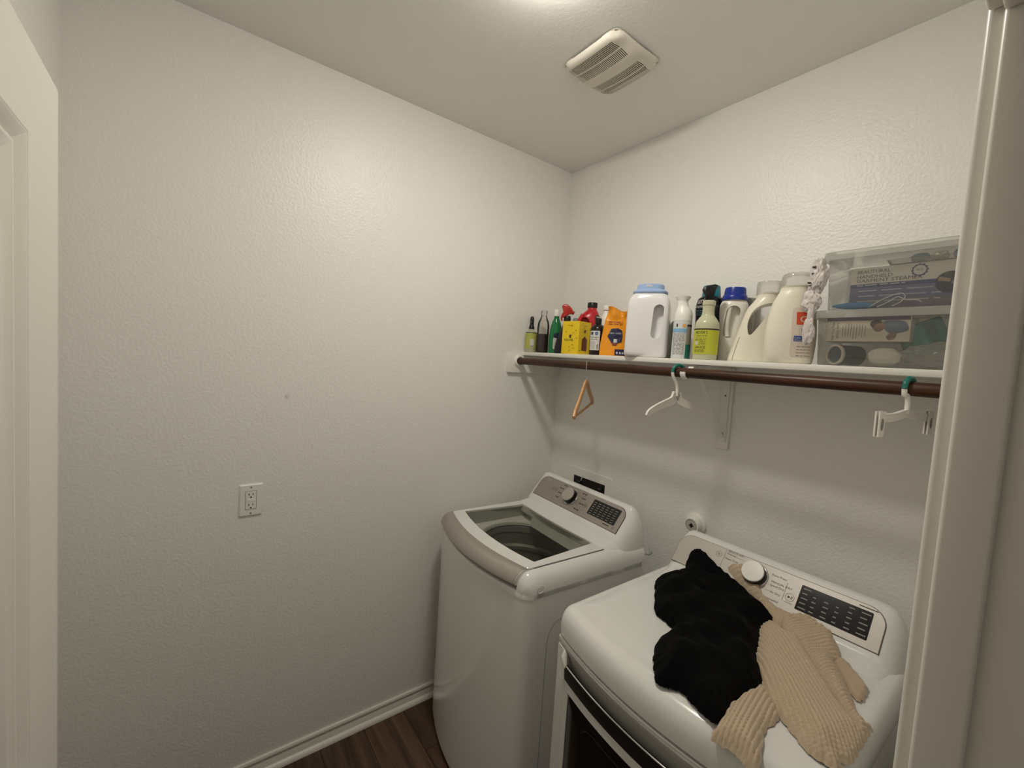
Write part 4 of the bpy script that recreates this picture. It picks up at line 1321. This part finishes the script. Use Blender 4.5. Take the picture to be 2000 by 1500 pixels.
# ------------------------------------------------------------------ plastic bins
BINM = clear_mat('bin_plastic', (.99, .99, .985), .17, (.92, .91, .87), .12, .8)
LIDM = clear_mat('bin_lid_plastic', (.98, .98, .97), .40, (.94, .93, .88), .15, .8)
def bin_(name, label, x0, x1, y0, y1, z, h, lid_h):
    t = thing(name, label, 'storage bin', ((x0 + x1) / 2, (y0 + y1) / 2, z))
    hw, hd = (x1 - x0) / 2, (y1 - y0) / 2
    def ring(d, zz, r=.018):
        return [(a, b_, zz) for a, b_ in rrect(-hw + d, hw - d, -hd + d, hd - d, r, 6, 4)]
    mk('bin_body', loft([ring(.012, .0005), ring(.009, .004), ring(.002, h - lid_h)], True, False), BINM, t, 40)
    rim = loft([ring(.0036, h - lid_h - .012), ring(-.007, h - lid_h - .014), ring(-.008, h - lid_h - .004), ring(-.006, h - .002), ring(-.002, h - .0005), ring(.006, h - .0005), ring(.010, h - .006), ring(.03, h - .006)], False, True)
    mk('bin_lid', rim, LIDM, t, 40)
    return t
BZ1 = .1535
bin_('lower_storage_bin', 'lower clear plastic storage bin on the shelf, holding boxes and wrap', 1.332, 1.698, -.264, -.030, Z0, BZ1, .008)
bin_('upper_storage_bin', 'upper clear plastic storage bin stacked on another, holding the steamer box', 1.342, 1.698, -.258, -.036, Z0 + BZ1, .162, .010)

# contents of the lower bin
cz = Z0 + .0035
t = thing('printed_carton', 'cream printed carton with sideways text inside the lower bin', 'box', (1.440, -.190, cz + .066))
CAR = M('carton_cream', '#ddd3bd', .55)
mk('carton', box(-.090, .092, -.040, .040, 0, .066, .0008, 1), CAR, t, 0)
cf = planar((0, -.040, 0), (1, 0, 0), (0, 0, 1))
mk('purple_edge', patch(cf, -.088, .090, .056, .0655, .0004, 4, 1), M('print_purple', '#5c5068', .6), t)
mk('headline', join(text(cf, 'Why You Will', .0088, -.072, .028, .0005, 'CENTER', -PI / 2), text(cf, 'Love YOUR', .0088, -.061, .030, .0005, 'CENTER', -PI / 2)), MATS['print_dark'], t, 0)
fp = []
for i in range(9):
    fp.append(patch(cf, -.050 + i * .0062, -.0485 + i * .0062, .006 + rnd.uniform(0, .012), .050 - rnd.uniform(0, .008), .0005, 1, 1))
mk('fine_print', join(*fp), MATS['print_grey'], t, 0)['kind'] = 'stuff'
def blob(pts, h):
    return prism([(p[0], p[1]) for p in spline([(a, b_, 0) for a, b_ in pts], 4, True)], cf, h - .0003, h)
ph = mk('printed_photo', blob([(.018, .050), (.030, .053), (.040, .046), (.040, .034), (.030, .026), (.020, .029), (.014, .040)], .0006), M('print_skin', '#8a5f4e', .6), t, 0)
mk('printed_photo', blob([(.036, .052), (.060, .055), (.082, .050), (.088, .030), (.070, .022), (.052, .022), (.040, .034)], .0005), M('print_denim', '#5f6b80', .6), t, 0)
mk('printed_photo', blob([(.010, .044), (.014, .055), (.030, .056), (.034, .049), (.022, .046), (.018, .036)], .0009), M('print_hair', '#2c2420', .6), t, 0)
mk('printed_photo', blob([(.046, .012), (.056, .024), (.066, .020), (.062, .008), (.052, .004)], .0007), MATS['print_skin'], t, 0)

t = thing('lint_roll', 'dark roll with pale ring lying in the lower bin', 'roll', (1.413, -.182, cz + .0285))
rl = Matrix.Rotation(math.radians(-30), 4, 'Z') @ Matrix.Rotation(PI / 2, 4, 'X')
mk('roll_body', xf(lathe([(.0275, -.005), (.0275, .062), (.020, .062)], 32), rl), M('roll_navy', '#2a2f37', .35), t)
mk('roll_ring', xf(lathe([(.0280, .060), (.0280, .066), (.0235, .067), (.0225, .060)], 32), rl), CAR, t)
mk('roll_core', xf(lathe([(.0225, .058), (.0225, .0635), (.001, .0635)], 32), rl), M('core_blue', '#3d4a55', .6), t)

t = thing('teal_pack', 'teal flat pack leaning in the lower bin', 'pack', (1.575, -.190, cz + .004))
tm = Matrix.Rotation(math.radians(-22), 4, 'Y') @ Matrix.Rotation(math.radians(-6), 4, 'X')
tb = mk('pack_body', xf(box(-.040, .050, -.012, .012, .035, .120, .002, 1), tm), M('pack_teal', '#166a63', .35), t, 30)
tf = lambda s, t_, h=0.0: tuple(tm @ Vector((s, -.0125 - h, t_)))
mk('pack_print', patch(tf, -.015, .012, .045, .112, 0, 2, 2), M('print_seafoam', '#3f8a80', .5), tb, 0)
mk('pack_print', patch(tf, -.032, -.020, .045, .110, 0, 2, 2), MATS['print_seafoam'], tb, 0)
mk('pack_print', patch(tf, .018, .036, .045, .112, 0, 2, 2), M('print_deepteal', '#0f514c', .5), tb, 0)

def crumple(cx, cy, cz_, rx, ry, rz, seed, amp=.35, sub=4, fr=2.2):
    bm = bmesh.new()
    bmesh.ops.create_icosphere(bm, subdivisions=sub, radius=1)
    for v in bm.verts:
        p = v.co.copy()
        w = Vector((p.x + .5 * noise.noise(p * 1.7 + Vector((seed, 3, 1))), p.y + .5 * noise.noise(p * 1.7 + Vector((2, seed, 5))), p.z * .6))
        ridge = 1 - 2 * abs(noise.noise(w * fr + Vector((seed, 0, 0))))
        ridge2 = 1 - 2 * abs(noise.noise(w * fr * 2.1 + Vector((0, seed, 0))))
        n = .5 * noise.noise(p * 1.4 + Vector((0, 0, seed))) + .38 * ridge + .2 * ridge2 - .15
        f = max(.4, 1 + amp * n)
        v.co = Vector((cx + p.x * rx * f, cy + p.y * ry * f, cz_ + p.z * rz * f))
    return dump(bm)
FILM = clear_mat('plastic_film', (.95, .95, .92), .45, (.85, .83, .77), .2, 1.0)
t = thing('plastic_wrap', 'crumpled clear plastic wrap filling the right of the lower bin', 'plastic wrap', (1.59, -.222, cz))
mk('wrap_film', crumple(0, 0, .034, .070, .020, .028, 3.1, .35, 5), FILM, t, 60)
t = thing('white_cloth', 'folded white cloth beside the dark roll in the lower bin', 'cloth', (1.485, -.224, cz))
mk('cloth', crumple(0, 0, .026, .034, .017, .022, 8.7, .3, 4), M('cloth_white', '#e6e0d2', .8), t, 60)

# contents of the upper bin
uz = Z0 + BZ1 + .0035
t = thing('steamer_box', 'garment steamer carton inside the upper bin', 'box', (1.530, -.180, uz))
mk('carton', box(-.135, .135, -.045, .045, 0, .112, .001, 1), M('carton_white', '#d9d4c8', .5), t, 0)
sf = planar((0, -.045, 0), (1, 0, 0), (0, 0, 1))
bp_ = mk('purple_panel', patch(sf, -.134, .134, .002, .058, .0004, 4, 2), M('print_lavender', '#6b6f92', .5), t)
mk('blue_band', patch(sf, -.134, .134, .058, .068, .0005, 4, 1), M('print_indigo', '#3d4478', .5), t)
mk('grey_band', patch(sf, -.134, .134, .002, .026, .0006, 4, 1), M('print_mauve', '#7a7480', .5), bp_)
mk('headline', join(text(sf, 'BEAUTURAL', .0128, -.122, .100, .0006, 'LEFT'), text(sf, 'HANDHELD', .0128, -.122, .087, .0006, 'LEFT', 0, 1.1), text(sf, 'GARMENT STEAMER', .0128, -.122, .076, .0006, 'LEFT', 0, 1.15)), MATS['print_dark'], t, 0)
mk('subline', join(lines(sf, -.120, -.02, .0655, .005, 1, .0008, .0022), lines(sf, -.115, .05, .050, .014, 3, .0008, .002)), MATS['print_white'], t, 0)['kind'] = 'stuff'
gear = []
for i in range(48):
    a = 2 * PI * i / 48
    r = .0165 if i % 4 in (0, 1) else .0145
    gear.append((.005 + r * math.cos(a), .093 + r * math.sin(a)))
g_ = mk('seal', prism(gear, sf, .0003, .0007), MATS['print_indigo'], t, 0)
mk('seal_face', plate(sf, .005 - .0118, .005 + .0118, .093 - .0118, .093 + .0118, .0117, .0006, .0010, 0, 8, 1, 2), MATS['carton_white'], g_)
mk('seal_print', text(sf, '4.0', .010, .005, .0935, .0012), MATS['print_dark'], g_, 0)
dc = mk('round_picture', plate(sf, .062 - .026, .062 + .026, .058 - .026, .058 + .026, .0259, .0003, .0010, 0, 10, 1, 3), M('print_night', '#26283c', .5), t)
mk('picture_glow', prism([(.040, .062), (.062, .058), (.062, .066), (.042, .072)], sf, .0010, .0013), M('print_sand', '#a8917a', .5), dc, 0)
mk('picture_spot', plate(sf, .064, .074, .052, .062, .005, .001, .0014, 0, 5, 1, 2), MATS['print_lavender'], dc)

t = thing('face_mask', 'light blue pleated mask with white loops lying in the upper bin', 'mask', (1.410, -.238, uz))
mk('mask_cloth', crumple(0, .002, .0095, .046, .008, .0085, 5.5, .25, 4, 3), M('mask_blue', '#5f97c4', .8), t, 60)
def loop(pts):
    return tube(spline(pts, 6), .0013, 6)
M('loop_white', '#efeee9', .7)
mk('ear_loop', loop([(.035, -.001, .004), (.060, -.005, .020), (.085, -.006, .032), (.100, -.005, .034), (.106, -.003, .026), (.098, -.004, .012), (.082, -.005, .003)]), MATS['loop_white'], t)
mk('ear_loop', loop([(.052, -.002, .003), (.074, -.004, .014), (.092, -.005, .026), (.108, -.005, .018), (.130, -.005, .016), (.138, -.004, .010)]), MATS['loop_white'], t)
t = thing('folded_tray', 'clear folded tray with small foil packs on the steamer carton', 'tray', (1.560, -.180, uz + .112))
mk('tray', loft([[(a, b_, z) for a, b_ in rrect(-.085 - k, .095 + k, -.050 - k, .045 + k, .01, 4, 2)] for k, z in ((0, .0005), (.006, .012), (.004, .012), (-.002, .002))], True, True), clear_mat('tray_clear', (.93, .93, .92), .3, (.75, .72, .68), .1), t, 40)
for i, (a, c_) in enumerate(((-.030, '#5f7480'), (.006, '#b9b7a6'), (.045, '#4b6880'), (.078, '#3f556d'))):
    q = thing('foil_pack', ['crumpled grey-blue foil pack nearest the jugs in the upper bin', 'small silvery foil pack second from left in the upper bin', 'blue foil pack third from left in the upper bin', 'dark blue foil pack rightmost in the upper bin'][i], 'foil pack', (1.560 + a, -.205, uz + .1145))
    mk('pack', crumple(0, 0, .0125, .017, .012, .0125, 2.0 + i * 3.3, .35, 3, 2.5), M('foil%d' % i, c_, .3, metal=.3), q, 20)

# crumpled shopping bag hanging between jug and bins
t = thing('plastic_bag', 'crumpled white plastic bag squeezed between the cream jug and bins', 'plastic bag', (1.322, -.262, Z0))
BAG = M('bag_white', '#ebe3df', .4, trans=.25)
mk('bag_top', crumple(.004, .006, .248, .019, .016, .048, 1.7, .6, 5, 2.2), BAG, t, 70)
mk('bag_middle', crumple(-.003, -.006, .178, .021, .014, .028, 4.2, .6, 5, 2.2), BAG, t, 70)
mk('bag_neck', crumple(.002, -.014, .135, .008, .007, .034, 6.2, .5, 4, 2.4), BAG, t, 70)
mk('bag_tail', crumple(.002, -.020, .092, .013, .008, .034, 9.1, .6, 5, 2.2), BAG, t, 70)
for k, (a, b_, z, r) in enumerate(((-.002, -.011, .276, .0034), (-.004, -.012, .258, .0022), (-.010, -.012, .232, .0034), (-.008, -.013, .224, .0022))):
    mk('bag_print', crumple(a, b_, z, r * 1.5, .003, r * .8, 3 + k, .5, 2), MATS['print_dark'], t, 40)

# ------------------------------------------------------------------ clothes heaped on the dryer (plan outlines in metres)
BLACK = [(1.0197, -0.2444), (1.0349, -0.2327), (1.0604, -0.2321), (1.1231, -0.249), (1.1705, -0.259), (1.2164, -0.271), (1.2715, -0.2879), (1.315, -0.3088), (1.3411, -0.3416), (1.3317, -0.3776), (1.3355, -0.4108), (1.3664, -0.4797), (1.3826, -0.5398), (1.4115, -0.5832), (1.4306, -0.6328), (1.4256, -0.6744), (1.4152, -0.7232), (1.4186, -0.7703), (1.4173, -0.811), (1.4016, -0.8119), (1.3767, -0.8098), (1.3282, -0.7955), (1.312, -0.8057), (1.2815, -0.8184), (1.256, -0.7948), (1.2253, -0.7539), (1.197, -0.6999), (1.1933, -0.6565), (1.1962, -0.6143), (1.1521, -0.5945), (1.1086, -0.5791), (1.0455, -0.488), (1.01, -0.4368), (0.998, -0.3977), (1.0108, -0.3541), (1.0326, -0.3109), (1.0202, -0.27)]
KNIT_COLLAR = [(1.1511, -0.2421), (1.1824, -0.2271), (1.2157, -0.226), (1.2517, -0.2492), (1.2673, -0.2615), (1.3134, -0.2751), (1.3442, -0.2782), (1.3646, -0.3089), (1.3516, -0.3554), (1.309, -0.3316), (1.2515, -0.2818), (1.1929, -0.2621)]
KNIT_BODY = [(1.3136, -0.3821), (1.3312, -0.3366), (1.3884, -0.3625), (1.4055, -0.3481), (1.4464, -0.4055), (1.5052, -0.479), (1.5583, -0.5433), (1.5987, -0.5781), (1.6119, -0.6022), (1.6153, -0.646), (1.6109, -0.6751), (1.5949, -0.6947), (1.5987, -0.6997), (1.5959, -0.7234), (1.5794, -0.7237), (1.5494, -0.7236), (1.5149, -0.7011), (1.4806, -0.6784), (1.4471, -0.6562), (1.4137, -0.6156), (1.3814, -0.5735), (1.3541, -0.5116)]
KNIT_BACK = [(1.3281, -0.2794), (1.3474, -0.2769), (1.389, -0.2651), (1.4205, -0.2685), (1.4568, -0.2782), (1.4926, -0.3272), (1.4933, -0.3736), (1.5233, -0.4137), (1.5481, -0.4623), (1.5891, -0.5378), (1.61, -0.5401), (1.6293, -0.5612), (1.6327, -0.5882), (1.6215, -0.6115), (1.6103, -0.6046), (1.5915, -0.588), (1.5544, -0.5474), (1.503, -0.4906), (1.44, -0.416), (1.3892, -0.3737), (1.3489, -0.3299)]
KNIT_TAB = [(1.4839, -0.3617), (1.4987, -0.3349), (1.5266, -0.3549), (1.5639, -0.397), (1.5693, -0.4315), (1.5691, -0.4651), (1.5561, -0.469), (1.5239, -0.4251)]
KNIT_CUFF = [(1.4074, -0.7327), (1.4147, -0.648), (1.4263, -0.6209), (1.4505, -0.6404), (1.478, -0.6671), (1.4858, -0.6985), (1.4817, -0.739), (1.4945, -0.7835), (1.509, -0.8307), (1.5073, -0.8405), (1.4881, -0.8409), (1.4751, -0.8378), (1.455, -0.836), (1.4436, -0.8398), (1.4212, -0.8396), (1.4187, -0.815), (1.4124, -0.7694)]
DPROF = [(-.1, 1.103), (0.0, 1.103), (0.060, 1.095), (0.136, 1.001), (.147, .987), (.194, .979), (.213, .973), (.64, .9715), (.68, .968), (.70, .958), (.712, .935), (.73, .90), (.76, .84)]
def dryer_z(x, y):
    v = -y - .14
    z = np.interp(v, [a for a, b in DPROF], [b for a, b in DPROF])
    return z

def cloth(poly, cell, T, wid, off=0.0, folds=None, rib=None, smooth=5, wiggle=.0015):
    P = np.array(spline([(a, b, 0) for a, b in poly], smooth, True))[:, :2]
    P[:, 0] = np.minimum(P[:, 0], 1.608)
    P = P + wiggle * np.stack([np.sin(np.arange(len(P)) * 1.7), np.cos(np.arange(len(P)) * 2.3)], 1)
    x0, y0 = P.min(0) - cell
    x1, y1 = P.max(0) + cell
    nx, ny = int((x1 - x0) / cell) + 2, int((y1 - y0) / cell) + 2
    X, Y = np.meshgrid(x0 + np.arange(nx) * cell, y0 + np.arange(ny) * cell)
    Q = np.stack([X.ravel(), Y.ravel()], 1)
    A, B = P, np.roll(P, -1, 0)
    inside = np.zeros(len(Q), bool)
    best = np.full(len(Q), 9.0)
    near = Q.copy()
    for a, b in zip(A, B):
        c = ((a[1] > Q[:, 1]) != (b[1] > Q[:, 1]))
        with np.errstate(divide='ignore', invalid='ignore'):
            xi = (b[0] - a[0]) * (Q[:, 1] - a[1]) / (b[1] - a[1] + 1e-12) + a[0]
        inside ^= c & (Q[:, 0] < xi)
        ab = b - a
        t = np.clip(((Q - a) @ ab) / (ab @ ab + 1e-12), 0, 1)
        pr = a + t[:, None] * ab
        d = np.hypot(*(Q - pr).T)
        m = d < best
        best[m] = d[m]
        near[m] = pr[m]
    ins = inside.reshape(ny, nx)
    use = np.zeros((ny, nx), bool)
    quad = np.zeros((ny - 1, nx - 1), bool)
    cnt = ins[:-1, :-1].astype(int) + ins[1:, :-1] + ins[:-1, 1:] + ins[1:, 1:]
    quad = cnt >= 2
    use[:-1, :-1] |= quad; use[1:, :-1] |= quad; use[:-1, 1:] |= quad; use[1:, 1:] |= quad
    pos = Q.copy()
    outm = ~inside
    pos[outm] = near[outm]
    dist = np.where(inside, best, 0.0)
    q = np.clip(dist / wid, 0, 1)
    prof = np.sin(PI / 2 * q) ** .9
    z = dryer_z(pos[:, 0], pos[:, 1]) + off * np.clip(dist / .006, .15, 1) + T * prof
    if folds:
        for (fx, fy, ang, wl, amp, ph) in folds:
            s = (pos[:, 0] - fx) * math.cos(ang) + (pos[:, 1] - fy) * math.sin(ang)
            tt = -(pos[:, 0] - fx) * math.sin(ang) + (pos[:, 1] - fy) * math.cos(ang)
            z += amp * prof * np.sin(2 * PI * s / wl + ph + 1.2 * np.sin(tt * 14)) * np.clip(dist / (wid * .5), 0, 1)
    if rib is not None:
        s, t_ = rib(pos[:, 0], pos[:, 1])
        p, amp, wp = 1.0, .0016, None
        z += (np.abs(np.sin(PI * s)) ** .6 - .7) * .0062 * np.clip(dist / .004, 0, 1)
        if t_ is not None:
            z += (np.abs(np.sin(PI * t_)) ** .7 - .6) * .0030 * np.clip(dist / .004, 0, 1)
    idx = -np.ones(ny * nx, int)
    keep = np.nonzero(use.ravel())[0]
    idx[keep] = np.arange(len(keep))
    V = [(float(pos[k, 0]), float(pos[k, 1]), float(z[k])) for k in keep]
    F = []
    for j, i in zip(*np.nonzero(quad)):
        k = j * nx + i
        F.append((int(idx[k]), int(idx[k + 1]), int(idx[k + nx + 1]), int(idx[k + nx])))
    return V, F

def shift(vf, o):
    return [(x - o[0], y - o[1], z - o[2]) for x, y, z in vf[0]], vf[1]
def axis_rib(ang, p, wp, bend=0.0):
    def f(x, y):
        s = -(x - 1.4) * math.sin(ang) + (y + .5) * math.cos(ang)
        t = (x - 1.4) * math.cos(ang) + (y + .5) * math.sin(ang)
        s = s + bend * t * t
        return s / p, (t / wp if wp else None)
    return f
M('knit_beige', '#c6b297', .9, sheen=.2, bump=(900, .35, .001, 2))
M('knit_inner', '#bda88c', .9, sheen=.2, bump=(700, .3, .001, 2))
M('black_fabric', '#050506', .95, spec=.15, bump=(600, .2, .001, 2))
CO = (1.45, -.50, .972)
cl = thing('knit_sweater', 'beige rib-knit sweater lying crumpled on the dryer top', 'sweater', CO)
mk('sweater_tab', shift(cloth(KNIT_TAB, .003, .007, .010, .002), CO), MATS['knit_inner'], cl, 60)
mk('sweater_back', shift(cloth(KNIT_BACK, .0018, .022, .030, .003, [(1.5, -.42, 2.2, .09, .003, 0)], axis_rib(1.0, .0092, .0070)), CO), MATS['knit_beige'], cl, 60)
mk('sweater_collar', shift(cloth(KNIT_COLLAR, .0016, .016, .020, .004, None, axis_rib(.3, .0085, .0070)), CO), MATS['knit_beige'], cl, 60)
mk('sweater_cuff', shift(cloth(KNIT_CUFF, .0016, .022, .026, .003, [(1.44, -.75, .2, .08, .002, 1)], axis_rib(-1.42, .0092, None, 0)), CO), MATS['knit_beige'], cl, 60)
mk('sweater_body', shift(cloth(KNIT_BODY, .0016, .034, .045, .004, [(1.5, -.5, .7, .12, .004, .5)], axis_rib(-.86, .0095, .0066, .12)), CO), MATS['knit_beige'], cl, 60)
BO = (1.22, -.55, .972)
cl = thing('black_garment', 'black garment crumpled over the dryer top and console', 'garment', BO)
mk('garment_cloth', shift(cloth(BLACK, .0026, .046, .060, .006, [(1.2, -.5, .9, .16, .010, .3), (1.25, -.6, 2.4, .11, .006, 1.1), (1.1, -.4, 1.6, .07, .003, 0)], None), BO), MATS['black_fabric'], cl, 60)
